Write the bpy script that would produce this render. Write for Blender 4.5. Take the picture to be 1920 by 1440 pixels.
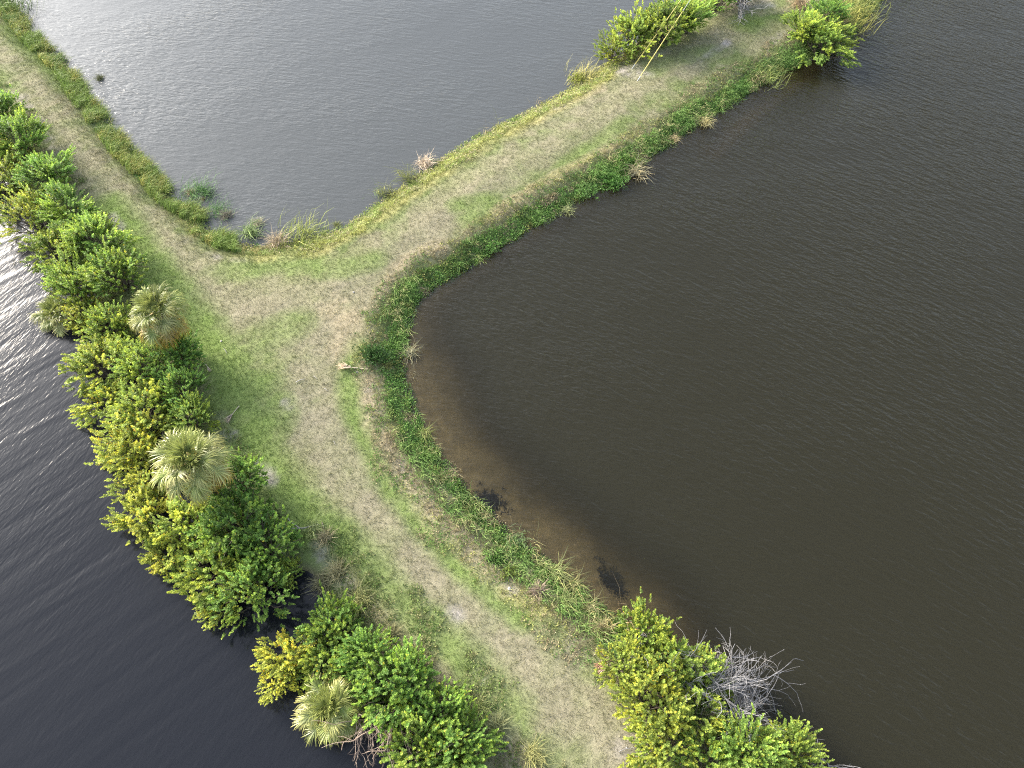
import bpy, math, random
import numpy as np
from mathutils import Vector, Matrix, Euler

for o in list(bpy.data.objects):
    bpy.data.objects.remove(o)
scene = bpy.context.scene
COL = scene.collection
R = math.radians
rng = np.random.default_rng(7)
random.seed(7)

# ------------------------------------------------------------------ camera
CAM_H, PITCH, HFOV = 28.0, 56.0, 70.0
cam_d = bpy.data.cameras.new("camera")
cam_d.sensor_fit = 'HORIZONTAL'
cam_d.angle = R(HFOV)
cam_d.clip_start = 0.5
cam_d.clip_end = 4000
cam = bpy.data.objects.new("camera", cam_d)
cam.location = (0, 0, CAM_H)
cam.rotation_euler = (R(90 - PITCH), 0, 0)
COL.objects.link(cam)
scene.camera = cam

# ------------------------------------------------------------------ sky and sun
SUN_AZ = -54.0      # degrees from the view direction, negative = left
SUN_EL = 25.0
world = bpy.data.worlds.new("World")
scene.world = world
world.use_nodes = True
wn = world.node_tree.nodes
wl = world.node_tree.links
sky = wn.new("ShaderNodeTexSky")
sky.sky_type = 'NISHITA'
sky.sun_disc = False
sky.sun_elevation = R(SUN_EL)
sky.sun_rotation = R(SUN_AZ)
sky.altitude = 0
sky.air_density = 1.0
sky.dust_density = 5.0
sky.ozone_density = 1.0
bg = wn["Background"]
bg.inputs["Strength"].default_value = 0.15
hsv = wn.new("ShaderNodeHueSaturation")     # thin even haze: the whole sky greyer and flatter
hsv.inputs["Saturation"].default_value = 0.55
gam = wn.new("ShaderNodeGamma")
gam.inputs["Gamma"].default_value = 0.9
wl.new(sky.outputs[0], hsv.inputs["Color"])
wl.new(hsv.outputs[0], gam.inputs["Color"])
tint = wn.new("ShaderNodeMix")
tint.data_type = 'RGBA'
tint.blend_type = 'MULTIPLY'
tint.inputs[0].default_value = 1.0
tint.inputs[7].default_value = (0.94, 1.0, 1.08, 1)
wl.new(gam.outputs[0], tint.inputs[6])
wl.new(tint.outputs[2], bg.inputs["Color"])

sd = bpy.data.lights.new("sun", 'SUN')
sd.energy = 2.4
sd.angle = R(26)
sd.color = (1.0, 0.89, 0.74)
sun = bpy.data.objects.new("sun", sd)
to_sun = Vector((math.sin(R(SUN_AZ)) * math.cos(R(SUN_EL)), math.cos(R(SUN_AZ)) * math.cos(R(SUN_EL)), math.sin(R(SUN_EL))))
sun.rotation_euler = to_sun.to_track_quat('Z', 'Y').to_euler()
sun.location = to_sun * 60
COL.objects.link(sun)

vs = scene.view_settings
vs.view_transform = 'Standard'
vs.look = 'None'
vs.gamma = 1.0
vs.use_curve_mapping = False
vs.exposure = 2.0
scene.cycles.max_bounces = 4
scene.cycles.diffuse_bounces = 2
scene.cycles.filter_width = 1.15
scene.cycles.use_denoising = False
scene.cycles.glossy_bounces = 2
scene.cycles.transmission_bounces = 3
scene.cycles.transparent_max_bounces = 6
scene.cycles.caustics_reflective = False
scene.cycles.caustics_refractive = False

# ------------------------------------------------------------------ helpers
FPX = 960.0 / math.tan(R(HFOV / 2))
_sp, _cp = math.sin(R(PITCH)), math.cos(R(PITCH))


def at(px, py, z=0.0):
    """Point of the place at height z that the survey frame (1920 x 1440) shows at px, py."""
    x = (px - 960) / FPX
    y = (720 - py) / FPX
    d = (x, _cp + y * _sp, -_sp + y * _cp)
    t = (z - CAM_H) / d[2]
    return Vector((d[0] * t, d[1] * t, z))


def at2(pts, z=0.0):
    return np.array([at(p[0], p[1], z)[:2] for p in pts])


def mesh_np(name, verts, faces, cols=None, mat=None, smooth=False):
    """verts (N,3), faces (M,k) with one k; cols (N,3) goes to the attribute col."""
    me = bpy.data.meshes.new(name)
    verts = np.asarray(verts, dtype=np.float32)
    faces = np.asarray(faces, dtype=np.int32)
    m, k = faces.shape
    me.vertices.add(len(verts))
    me.vertices.foreach_set("co", verts.ravel())
    me.loops.add(m * k)
    me.loops.foreach_set("vertex_index", faces.ravel())
    me.polygons.add(m)
    me.polygons.foreach_set("loop_start", np.arange(0, m * k, k, dtype=np.int32))
    if smooth:
        me.polygons.foreach_set("use_smooth", np.ones(m, dtype=bool))
    me.update(calc_edges=True)
    if cols is not None:
        a = me.attributes.new("col", 'FLOAT_COLOR', 'POINT')
        c = np.ones((len(verts), 4), dtype=np.float32)
        c[:, :3] = cols
        a.data.foreach_set("color", c.ravel())
    if mat:
        me.materials.append(mat)
    return me


def link(name, me, parent=None, label=None, cat=None, group=None, kind=None, loc=None, rot=None, scale=None):
    o = bpy.data.objects.new(name, me)
    COL.objects.link(o)
    if parent:
        o.parent = parent
    if label:
        o["label"] = label
    if cat:
        o["category"] = cat
    if group:
        o["group"] = group
    if kind:
        o["kind"] = kind
    if loc is not None:
        o.location = loc
    if rot is not None:
        o.rotation_euler = rot
    if scale is not None:
        o.scale = scale
    return o


def unit(v):
    return v / np.maximum(np.linalg.norm(v, axis=-1, keepdims=True), 1e-9)


def vnoise(x, y, seed=0):
    """Smooth value noise in numpy, 0..1."""
    xi, yi = np.floor(x).astype(np.int64), np.floor(y).astype(np.int64)
    xf, yf = x - xi, y - yi
    u, v = xf * xf * (3 - 2 * xf), yf * yf * (3 - 2 * yf)

    def h(a, b):
        n = (a * 374761393 + b * 668265263 + seed * 1442695041) & 0xFFFFFFFF
        n = ((n ^ (n >> 13)) * 1274126177) & 0xFFFFFFFF
        return ((n ^ (n >> 16)) & 0xFFFF) / 65535.0
    return (h(xi, yi) * (1 - u) + h(xi + 1, yi) * u) * (1 - v) + (h(xi, yi + 1) * (1 - u) + h(xi + 1, yi + 1) * u) * v


def fbm(x, y, seed=0, oct=4):
    s, a, f, t = 0, 1.0, 1.0, 0
    for i in range(oct):
        s = s + a * vnoise(x * f + i * 17.3, y * f - i * 9.1, seed + i)
        t += a
        a *= 0.55
        f *= 2.03
    return s / t


def sstep(a, b, x):
    t = np.clip((x - a) / (b - a), 0, 1)
    return t * t * (3 - 2 * t)


def seg_dist(P, A, B, reach=7.0):
    """Distance of points P (N,2) to the polyline segments A->B (E,2): min distance and edge index."""
    best = np.full(len(P), float(reach))
    idx = np.zeros(len(P), dtype=np.int32)
    px_, py_ = P[:, 0], P[:, 1]
    for i in range(len(A)):
        lo = np.minimum(A[i], B[i]) - reach
        hi = np.maximum(A[i], B[i]) + reach
        near = np.nonzero((px_ > lo[0]) & (px_ < hi[0]) & (py_ > lo[1]) & (py_ < hi[1]))[0]
        if not len(near):
            continue
        d = B[i] - A[i]
        Q = P[near] - A[i]
        t = np.clip((Q @ d) / max(d @ d, 1e-9), 0, 1)
        q = Q - t[:, None] * d
        dist = np.hypot(q[:, 0], q[:, 1])
        m = dist < best[near]
        best[near[m]] = dist[m]
        idx[near[m]] = i
    return best, idx


def inside(P, poly):
    x, y = P[:, 0], P[:, 1]
    c = np.zeros(len(P), dtype=bool)
    n = len(poly)
    j = n - 1
    for i in range(n):
        xi, yi = poly[i]
        xj, yj = poly[j]
        if yi != yj:
            m = ((yi > y) != (yj > y)) & (x < (xj - xi) * (y - yi) / (yj - yi) + xi)
            c ^= m
        j = i
    return c


def smooth_line(pts, it=2):
    pts = np.asarray(pts, dtype=float)
    for _ in range(it):
        q = [pts[0]]
        for a, b in zip(pts[:-1], pts[1:]):
            q += [0.75 * a + 0.25 * b, 0.25 * a + 0.75 * b]
        q.append(pts[-1])
        pts = np.array(q)
    return pts


# ------------------------------------------------------------------ materials
def new_mat(name):
    m = bpy.data.materials.new(name)
    m.use_nodes = True
    nt = m.node_tree
    nt.nodes.clear()
    out = nt.nodes.new("ShaderNodeOutputMaterial")
    return m, nt, out


def N(nt, kind, **kw):
    n = nt.nodes.new(kind)
    for k, v in kw.items():
        if k in n.inputs:
            n.inputs[k].default_value = v
        else:
            setattr(n, k, v)
    return n


def leaf_material(name, translucency=0.3, rough=0.5, use_obj=True, spec=0.35):
    """Leaf: colour from the attribute col times the object's own colour; light passes through."""
    m, nt, out = new_mat(name)
    L = nt.links.new
    at_ = N(nt, "ShaderNodeAttribute", attribute_name="col")
    src = at_.outputs["Color"]
    if use_obj:
        oi = N(nt, "ShaderNodeObjectInfo")
        mx = N(nt, "ShaderNodeMix", data_type='RGBA', blend_type='MULTIPLY')
        mx.inputs[0].default_value = 1.0
        L(src, mx.inputs[6])
        L(oi.outputs["Color"], mx.inputs[7])
        src = mx.outputs[2]
    p = N(nt, "ShaderNodeBsdfPrincipled")
    p.inputs["Roughness"].default_value = rough
    p.inputs["Specular IOR Level"].default_value = spec
    L(src, p.inputs["Base Color"])
    t = N(nt, "ShaderNodeBsdfTranslucent")
    L(src, t.inputs["Color"])
    ms = N(nt, "ShaderNodeMixShader")
    ms.inputs[0].default_value = translucency
    L(p.outputs[0], ms.inputs[1])
    L(t.outputs[0], ms.inputs[2])
    L(ms.outputs[0], out.inputs["Surface"])
    return m


M_LEAF = leaf_material("leaf", 0.48, 0.55, True, 0.25)
M_FROND = leaf_material("palm_leaf", 0.22, 0.42, True, 0.5)
M_GRASS = leaf_material("grass_blade", 0.25, 0.6, False, 0.15)
M_TUFT = leaf_material("tussock_blade", 0.25, 0.6, True, 0.2)


def bark_material(name, c1, c2, scale=6.0):
    m, nt, out = new_mat(name)
    L = nt.links.new
    tc = N(nt, "ShaderNodeTexCoord")
    no = N(nt, "ShaderNodeTexNoise", Scale=scale, Detail=5.0)
    L(tc.outputs["Object"], no.inputs["Vector"])
    cr = N(nt, "ShaderNodeValToRGB")
    cr.color_ramp.elements[0].color = (*c1, 1)
    cr.color_ramp.elements[0].position = 0.3
    cr.color_ramp.elements[1].color = (*c2, 1)
    cr.color_ramp.elements[1].position = 0.7
    L(no.outputs["Fac"], cr.inputs[0])
    p = N(nt, "ShaderNodeBsdfPrincipled")
    p.inputs["Roughness"].default_value = 0.85
    L(cr.outputs[0], p.inputs["Base Color"])
    b = N(nt, "ShaderNodeBump")
    b.inputs["Strength"].default_value = 0.5
    b.inputs["Distance"].default_value = 0.02
    L(no.outputs["Fac"], b.inputs["Height"])
    L(b.outputs[0], p.inputs["Normal"])
    L(p.outputs[0], out.inputs["Surface"])
    return m


M_BARK = bark_material("bark", (0.06, 0.045, 0.03), (0.16, 0.13, 0.10))
M_DEAD = bark_material("dead_wood", (0.19, 0.18, 0.18), (0.34, 0.33, 0.33), 3.0)
M_DEADB = bark_material("brown_dead_wood", (0.16, 0.11, 0.08), (0.36, 0.28, 0.22), 3.0)
M_TRUNK = bark_material("palm_trunk", (0.10, 0.08, 0.06), (0.24, 0.21, 0.17), 9.0)


def plain_material(name, col, rough=0.5, metal=0.0):
    m, nt, out = new_mat(name)
    p = N(nt, "ShaderNodeBsdfPrincipled")
    tc = N(nt, "ShaderNodeTexCoord")
    no = N(nt, "ShaderNodeTexNoise", Scale=4.0, Detail=3.0)
    nt.links.new(tc.outputs["Object"], no.inputs["Vector"])
    mx = N(nt, "ShaderNodeMix", data_type='RGBA')
    mx.inputs[6].default_value = (*[c * 0.8 for c in col], 1)
    mx.inputs[7].default_value = (*col, 1)
    nt.links.new(no.outputs["Fac"], mx.inputs[0])
    nt.links.new(mx.outputs[2], p.inputs["Base Color"])
    p.inputs["Roughness"].default_value = rough
    p.inputs["Metallic"].default_value = metal
    nt.links.new(p.outputs[0], out.inputs["Surface"])
    return m


M_YELLOW = plain_material("yellow_plastic", (0.62, 0.53, 0.13), 0.5)
M_STEEL = plain_material("galvanised_steel", (0.45, 0.46, 0.46), 0.5, 0.6)
M_STONE = plain_material("pale_stone", (0.36, 0.34, 0.31), 0.9)


def ground_material():
    m, nt, out = new_mat("ground_soil_grass")
    L = nt.links.new
    at_ = N(nt, "ShaderNodeAttribute", attribute_name="col")
    tc = N(nt, "ShaderNodeTexCoord")
    n1 = N(nt, "ShaderNodeTexNoise", Scale=14.0, Detail=6.0, Roughness=0.7)
    n2 = N(nt, "ShaderNodeTexNoise", Scale=3.0, Detail=5.0, Roughness=0.6)
    L(tc.outputs["Object"], n1.inputs["Vector"])
    L(tc.outputs["Object"], n2.inputs["Vector"])
    add = N(nt, "ShaderNodeMath", operation='MULTIPLY_ADD')
    L(n2.outputs["Fac"], add.inputs[0])
    add.inputs[1].default_value = 0.7
    L(n1.outputs["Fac"], add.inputs[2])
    mr = N(nt, "ShaderNodeMapRange")
    mr.inputs["From Min"].default_value = 0.5
    mr.inputs["From Max"].default_value = 1.2
    mr.inputs["To Min"].default_value = 0.72
    mr.inputs["To Max"].default_value = 1.28
    L(add.outputs[0], mr.inputs["Value"])
    mx = N(nt, "ShaderNodeMix", data_type='RGBA', blend_type='MULTIPLY')
    mx.inputs[0].default_value = 1.0
    L(at_.outputs["Color"], mx.inputs[6])
    L(mr.outputs[0], mx.inputs[7])
    p = N(nt, "ShaderNodeBsdfPrincipled")
    p.inputs["Roughness"].default_value = 0.95
    p.inputs["Specular IOR Level"].default_value = 0.1
    L(mx.outputs[2], p.inputs["Base Color"])
    b = N(nt, "ShaderNodeBump")
    b.inputs["Strength"].default_value = 0.6
    b.inputs["Distance"].default_value = 0.05
    L(n1.outputs["Fac"], b.inputs["Height"])
    L(b.outputs[0], p.inputs["Normal"])
    L(p.outputs[0], out.inputs["Surface"])
    return m


def water_material(name, body, clear, density, ang, wl_m, strength, swell=None, fine=1.0, stretch=3.5, absorb=(0.52, 0.44, 0.22)):
    """Turbid pond water. body: scattered colour, clear: share of light that reaches the bed,
    ang: direction of the wave crests (degrees), wl_m: ripple length in metres."""
    m, nt, out = new_mat(name)
    L = nt.links.new
    tc = N(nt, "ShaderNodeTexCoord")

    def crest_noise(angle, wavelength, stretch_, detail, dist=0.0, rough=0.55):
        mp = N(nt, "ShaderNodeMapping")
        mp.vector_type = 'TEXTURE'
        mp.inputs["Rotation"].default_value = (0, 0, R(angle))
        mp.inputs["Scale"].default_value = (wavelength * stretch_, wavelength, 1)
        L(tc.outputs["Object"], mp.inputs["Vector"])
        n = N(nt, "ShaderNodeTexNoise", Scale=1.0, Detail=detail, Roughness=rough, Distortion=dist)
        L(mp.outputs[0], n.inputs["Vector"])
        return n.outputs["Fac"]

    def scaled(v, f):
        mm = N(nt, "ShaderNodeMath", operation='MULTIPLY')
        L(v, mm.inputs[0])
        mm.inputs[1].default_value = f
        return mm.outputs[0]

    def plus(a, b):
        mm = N(nt, "ShaderNodeMath", operation='ADD')
        L(a, mm.inputs[0])
        L(b, mm.inputs[1])
        return mm.outputs[0]

    r1 = crest_noise(ang, wl_m, stretch, 2.0, 0.35)
    r2 = crest_noise(ang + 24, wl_m * 0.55, stretch * 0.8, 2.0, 0.3)
    # wind puffs: ripples are stronger in some patches than in others
    puff = crest_noise(ang + 40, 7.0, 1.8, 3.0)
    pr = N(nt, "ShaderNodeMapRange")
    pr.inputs["From Min"].default_value = 0.3
    pr.inputs["From Max"].default_value = 0.7
    pr.inputs["To Min"].default_value = 0.3
    pr.inputs["To Max"].default_value = 1.35
    L(puff, pr.inputs["Value"])
    h = plus(scaled(r1, wl_m), scaled(r2, wl_m * 0.5 * fine))
    hm = N(nt, "ShaderNodeMath", operation='MULTIPLY')
    L(h, hm.inputs[0])
    L(pr.outputs[0], hm.inputs[1])
    h = hm.outputs[0]
    if swell:
        s = crest_noise(swell[0], swell[1], 7.0, 1.0, 0.5)
        h = plus(h, scaled(s, swell[2]))
    b = N(nt, "ShaderNodeBump")
    b.inputs["Strength"].default_value = 1.0
    b.inputs["Distance"].default_value = strength
    L(h, b.inputs["Height"])

    fr = N(nt, "ShaderNodeFresnel", IOR=1.333)
    L(b.outputs[0], fr.inputs["Normal"])
    gl = N(nt, "ShaderNodeBsdfGlossy", Roughness=0.11)
    L(b.outputs[0], gl.inputs["Normal"])
    df = N(nt, "ShaderNodeBsdfDiffuse")
    df.inputs["Color"].default_value = (*body, 1)
    tr = N(nt, "ShaderNodeBsdfTransparent")
    tr.inputs["Color"].default_value = (0.95, 0.93, 0.88, 1)
    m1 = N(nt, "ShaderNodeMixShader")
    m1.inputs[0].default_value = 0.0
    if clear:                       # how far the water lets one see down: stored with the surface
        cl = N(nt, "ShaderNodeAttribute", attribute_name="clarity")
        L(cl.outputs["Fac"], m1.inputs[0])
    L(df.outputs[0], m1.inputs[1])
    L(tr.outputs[0], m1.inputs[2])
    m2 = N(nt, "ShaderNodeMixShader")
    L(fr.outputs[0], m2.inputs[0])
    L(m1.outputs[0], m2.inputs[1])
    L(gl.outputs[0], m2.inputs[2])
    L(m2.outputs[0], out.inputs["Surface"])
    if clear:
        va = N(nt, "ShaderNodeVolumeAbsorption", Density=density)
        va.inputs["Color"].default_value = (*absorb, 1)
        L(va.outputs[0], out.inputs["Volume"])
    return m


# ------------------------------------------------------------------ the shape of the land
SHORE_A = [(-520, -420), (-330, -250), (-180, -120), (-70, -50), (10, 0), (60, 60), (105, 105), (150, 150), (185, 205), (222, 255),
           (258, 298), (295, 335), (335, 368), (372, 402), (405, 430), (440, 452), (480, 462), (515, 460), (555, 452), (598, 440),
           (640, 424), (675, 404), (708, 378), (745, 353), (783, 330), (822, 303), (862, 275), (905, 249), (945, 231), (985, 210),
           (1030, 187), (1070, 163), (1110, 138), (1150, 112), (1195, 80), (1245, 42), (1300, 0), (1370, -60), (1480, -150), (1650, -290)]
SHORE_B = [(1980, -290), (1800, -130), (1700, -45), (1655, -5), (1620, 40), (1575, 90), (1500, 118), (1440, 150), (1390, 180), (1342, 212),
           (1300, 238), (1258, 265), (1212, 300), (1160, 335), (1105, 366), (1060, 392), (1005, 422), (952, 452), (900, 487), (850, 515),
           (808, 545), (782, 570), (765, 602), (756, 636), (752, 672), (757, 720), (775, 768), (800, 812), (828, 857), (862, 902),
           (905, 950), (952, 1000), (1002, 1042), (1048, 1078), (1085, 1108), (1122, 1142), (1170, 1172), (1240, 1225), (1320, 1285),
           (1420, 1365), (1530, 1455), (1640, 1560), (1800, 1720)]
SHORE_C = [(1180, 1800), (1010, 1620), (900, 1500), (850, 1430), (790, 1365), (720, 1300), (655, 1225), (618, 1150), (596, 1108), (562, 1078), (520, 1080),
           (455, 1050), (385, 980), (335, 900), (300, 820), (265, 740), (230, 670), (195, 600), (150, 530), (105, 455), (55, 375),
           (5, 305), (-60, 215), (-140, 120), (-260, 0), (-420, -150), (-640, -340)]
shores = [at2(smooth_line(s, 1)) for s in (SHORE_A, SHORE_B, SHORE_C)]
for i, s in enumerate(shores):                      # small natural wobble of the waterline
    k = np.arange(len(s))
    n = unit(np.stack([-np.gradient(s[:, 1]), np.gradient(s[:, 0])], 1))
    s += n * ((vnoise(s[:, 0] * 1.3, s[:, 1] * 1.3, 40 + i) - 0.5) * 0.35)[:, None]
LAND = np.concatenate(shores)
EDGE_A = np.concatenate([s[:-1] for s in shores])
EDGE_B = np.concatenate([s[1:] for s in shores])
EDGE_SIDE = np.concatenate([np.full(len(s) - 1, i) for i, s in enumerate(shores)])


def land_query(P):
    """Signed distance to the waterline (positive on land) and which pond (0 A, 1 B, 2 C) is nearest."""
    d, i = seg_dist(P, EDGE_A, EDGE_B)
    s = np.where(inside(P, LAND), 1.0, -1.0)
    return d * s, EDGE_SIDE[i]


def stroke(P, pts, width, soft=0.5):
    """1 inside a band of that half width (m) along a line, fading over soft * width."""
    L_ = at2(smooth_line(pts, 1))
    d, _ = seg_dist(P, L_[:-1], L_[1:], width * (1 + soft) + 0.05)
    return 1 - sstep(width * (1 - soft), width * (1 + soft), d)


SHELF = [(790, 740), (830, 830), (900, 915), (985, 1000), (1080, 1080), (1165, 1135)]
BAR = [(1560, 90), (1470, 165), (1400, 225), (1340, 285)]
SHELF_N = [(775, 600), (765, 660), (775, 740)]


def height(P, d, side):
    x, y = P[:, 0], P[:, 1]
    n = fbm(x * 0.9, y * 0.9, 3, 4) - 0.5
    up = 0.52 * sstep(-0.15, 1.9, d) + 0.10 * sstep(1.5, 4.5, d) - 0.05
    up = up + n * 0.16 * sstep(0.1, 1.2, d) * (1 - 0.55 * sstep(2.0, 3.0, d))
    down = -0.06 + 0.95 * d
    down = np.maximum(down, -2.6)
    shallow = stroke(P, SHELF, 4.2, 0.9)
    bar = stroke(P, BAR, 1.0, 0.9)
    shelf = -0.10 + 0.09 * d - 0.035 * d * d
    down = down * (1 - shallow) + np.maximum(down, shelf) * shallow
    down = down * (1 - bar) + np.maximum(down, -0.62) * bar
    down += n * 0.12 * sstep(0, 1, -d) + shallow * (fbm(x * 0.45, y * 0.45, 19, 4) - 0.42) * 0.5 * sstep(0.2, 1.5, -d)
    return np.where(d > 0, up, np.minimum(down, -0.05))


# ---------------------------------------------------------------- what grows where on the land (colour of soil and sward, some sun and shade put in)
TAN = np.array((0.228, 0.204, 0.138))
PALE = np.array((0.32, 0.28, 0.22))
GREEN = np.array((0.140, 0.190, 0.055))
LGREEN = np.array((0.182, 0.205, 0.080))
YELLOW = np.array((0.29, 0.275, 0.115))
SAND = np.array((0.30, 0.27, 0.24))
SOIL = np.array((0.10, 0.075, 0.05))
STRAW = np.array((0.31, 0.262, 0.170))
DKGREEN = np.array((0.11, 0.165, 0.05))
BED = np.array((0.50, 0.36, 0.155))

TRACKS = [
    ([(-60, 20), (20, 100), (100, 195), (170, 280), (240, 370), (300, 450), (370, 540), (440, 610)], 1.0, 0.75),
    ([(480, 590), (560, 600), (600, 680), (590, 760), (640, 860), (710, 950), (810, 1070), (930, 1190), (1060, 1300), (1180, 1420)], 1.15, 0.95),
    ([(780, 1060), (850, 1140), (1000, 1290), (1100, 1400)], 0.9, 0.6),
    ([(1420, 20), (1330, 90), (1250, 140), (1160, 200), (1060, 265), (960, 325), (880, 380), (800, 440), (720, 500), (650, 570), (620, 640)], 1.25, 0.85),
    ([(560, 700), (600, 850), (660, 960)], 0.5, 0.5),
    ([(650, 530), (680, 600), (660, 650)], 0.7, 0.6),
]
GREENS = [
    ([(205, 400), (260, 470), (310, 540), (370, 610), (420, 680), (440, 760), (480, 860), (540, 950), (610, 1010)], 1.0, 1.0),  # grass along the hedge, with the hedge's shade put into the green
    ([(670, 660), (655, 750), (690, 830), (740, 930), (810, 1010), (900, 1100), (980, 1160)], 0.55, 0.95),
    ([(560, 620), (470, 660), (500, 720), (520, 800)], 0.9, 0.6),
    ([(470, 520), (560, 500), (640, 520), (700, 500)], 0.7, 0.7),
    ([(860, 400), (940, 385), (880, 420)], 0.6, 0.7),
    ([(630, 1010), (700, 1090), (800, 1180), (900, 1270), (960, 1340)], 0.8, 0.6),
    ([(1220, 150), (1280, 120), (1330, 110)], 0.7, 0.5),
    ([(1390, 60), (1450, 35)], 0.9, 0.9),
    ([(20, 60), (80, 110), (130, 170)], 0.8, 0.6),
    ([(1060, 320), (1120, 280), (1170, 240)], 0.5, 0.5),
    ([(280, 1010), (300, 560)], 0.1, 0.1),
]
SANDS = [
    ([(600, 1030), (640, 1080), (655, 1120)], 0.35, 0.9), ([(715, 1190), (745, 1215)], 0.25, 0.8), ([(955, 1105), (962, 1112)], 0.22, 0.9),
    ([(425, 790), (440, 830)], 0.35, 0.7), ([(490, 880), (515, 910)], 0.4, 0.7), ([(218, 420), (240, 450)], 0.35, 0.7),
    ([(40, 190), (90, 260), (110, 310)], 0.45, 0.6), ([(690, 735), (692, 742)], 0.2, 0.8), ([(540, 765), (545, 780)], 0.2, 0.6),
    ([(925, 1365), (940, 1400)], 0.4, 0.8), ([(1165, 1400), (1200, 1430)], 0.6, 0.5), ([(1185, 140), (1160, 150), (1210, 155)], 0.6, 0.9),
    ([(1440, 20), (1400, 25), (1360, 10)], 0.7, 0.8), ([(1480, 60), (1450, 90)], 0.4, 0.7), ([(1230, 120), (1260, 105)], 0.5, 0.6),
    ([(390, 480), (425, 495), (470, 500)], 0.25, 0.6), ([(890, 1275), (905, 1290)], 0.3, 0.5), ([(1360, 95), (1310, 125)], 0.35, 0.7),
    ([(760, 890), (740, 870)], 0.3, 0.5), ([(1040, 215), (1060, 205)], 0.3, 0.5), ([(850, 1150), (860, 1165)], 0.3, 0.5),
]
STRAWS = [
    ([(640, 590), (665, 620), (650, 660)], 0.8, 0.75), ([(700, 700), (715, 780), (745, 850), (790, 920), (850, 985), (920, 1050), (960, 1090)], 0.75, 0.95),
    ([(800, 905), (870, 980)], 0.6, 0.7), ([(640, 1090), (700, 1160), (790, 1250), (900, 1370), (960, 1430)], 0.5, 0.6),
    ([(1000, 1100), (1080, 1150), (1130, 1200)], 0.7, 0.6), ([(1140, 400), (1000, 350)], 0.1, 0.1),
    ([(1130, 175), (1060, 205), (1000, 240)], 0.35, 0.8), ([(1420, 40), (1520, 25)], 0.4, 0.5),
    ([(830, 470), (760, 500), (720, 560)], 0.4, 0.7), ([(1260, 240), (1180, 270), (1100, 310), (1020, 350), (930, 410)], 0.3, 0.75),
    ([(860, 470), (940, 420), (1040, 350)], 0.3, 0.5),
]
YELLOWS = [  # yellow weeds; bands beside pond A have sunlit brightness put into the colour
    ([(40, 40), (120, 120), (180, 205), (240, 290), (320, 360), (370, 430), (430, 475), (500, 490), (580, 480), (640, 455)], 0.55, 0.75),
    ([(600, 470), (680, 425), (760, 372), (840, 315), (920, 268), (1010, 220), (1080, 180), (1130, 150)], 0.75, 0.95),
    ([(1200, 260), (1120, 300), (1000, 360), (900, 430)], 0.25, 0.5),
    ([(960, 1110), (1020, 1150)], 0.4, 0.7),
]


def ground_colour(P, d, side):
    x, y = P[:, 0], P[:, 1]
    n1 = fbm(x * 0.55, y * 0.55, 11, 4)
    n2 = fbm(x * 1.7, y * 1.7, 23, 4)
    n3 = fbm(x * 4.0, y * 4.0, 31, 3)

    def mixc(c, target, f):
        return c * (1 - f[:, None]) + target * f[:, None]
    c = np.tile(LGREEN * 0.6 + TAN * 0.4, (len(P), 1))
    c = mixc(c, TAN, sstep(0.38, 0.66, 0.65 * n1 + 0.35 * n2) * 0.6)
    c = mixc(c, GREEN, sstep(0.50, 0.66, fbm(x * 0.8, y * 0.8, 51, 4)) * 0.55)

    def layer(c, items, target, contrast=0.4):
        for pts, w, a in items:
            f = stroke(P, pts, w, 0.8) * a
            f = np.clip(f + (n2 - 0.5) * 2.0 * contrast * (f > 0.02) + (n3 - 0.5) * 0.3 * (f > 0.02), 0, 1) * sstep(0, 0.25, f)
            c = mixc(c, target, f)
        return c
    c = layer(c, [(a_, b_, f_ * 0.75) for a_, b_, f_ in TRACKS], TAN * 1.02, 0.4)
    c = layer(c, GREENS, GREEN * 1.1)
    c = layer(c, STRAWS, STRAW, 0.6)
    c = layer(c, YELLOWS, YELLOW, 0.6)
    c = layer(c, [(a_, b_ * 0.8, f_ * 0.55) for a_, b_, f_ in SANDS], SAND, 0.9)
    # undergrowth along the banks
    bank = 1 - sstep(0.6, 1.7, d + (n2 - 0.5) * 1.2)
    c = mixc(c, DKGREEN, bank * 0.45)
    c = mixc(c, SOIL, (1 - sstep(0.1, 0.55, d)) * 0.9)
    c *= (0.86 + 0.28 * n3)[:, None]
    bedc = np.tile(BED, (len(P), 1)) * (0.7 + 0.6 * n2)[:, None]
    return np.where((d < -0.02)[:, None], bedc, c)


# ---------------------------------------------------------------- ground: one sheet, fine where the camera looks
def axis(lo, hi, step, far):
    a = np.arange(lo, hi + step / 2, step)
    g, pre, post = step, [], []
    p, q = lo, hi
    while q < far:
        g *= 1.35
        q += g
        p -= g
        post.append(q)
        pre.append(p)
    return np.concatenate([np.array(pre[::-1]), a, np.array(post)])


gx = axis(-42, 42, 0.2, 1500)
gy = axis(-2, 60, 0.2, 1500)
X, Y = np.meshgrid(gx, gy)
GP = np.stack([X.ravel(), Y.ravel()], 1)
gd, gs = land_query(GP)
gz = height(GP, gd, gs)
gc = ground_colour(GP, gd, gs)
nx, ny = len(gx), len(gy)
ii = (np.arange(ny - 1)[:, None] * nx + np.arange(nx - 1)[None, :]).ravel()
gf = np.stack([ii, ii + 1, ii + nx + 1, ii + nx], 1)
link("ground", mesh_np("ground", np.column_stack([GP, gz]), gf, gc, ground_material(), True), kind="structure")


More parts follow.
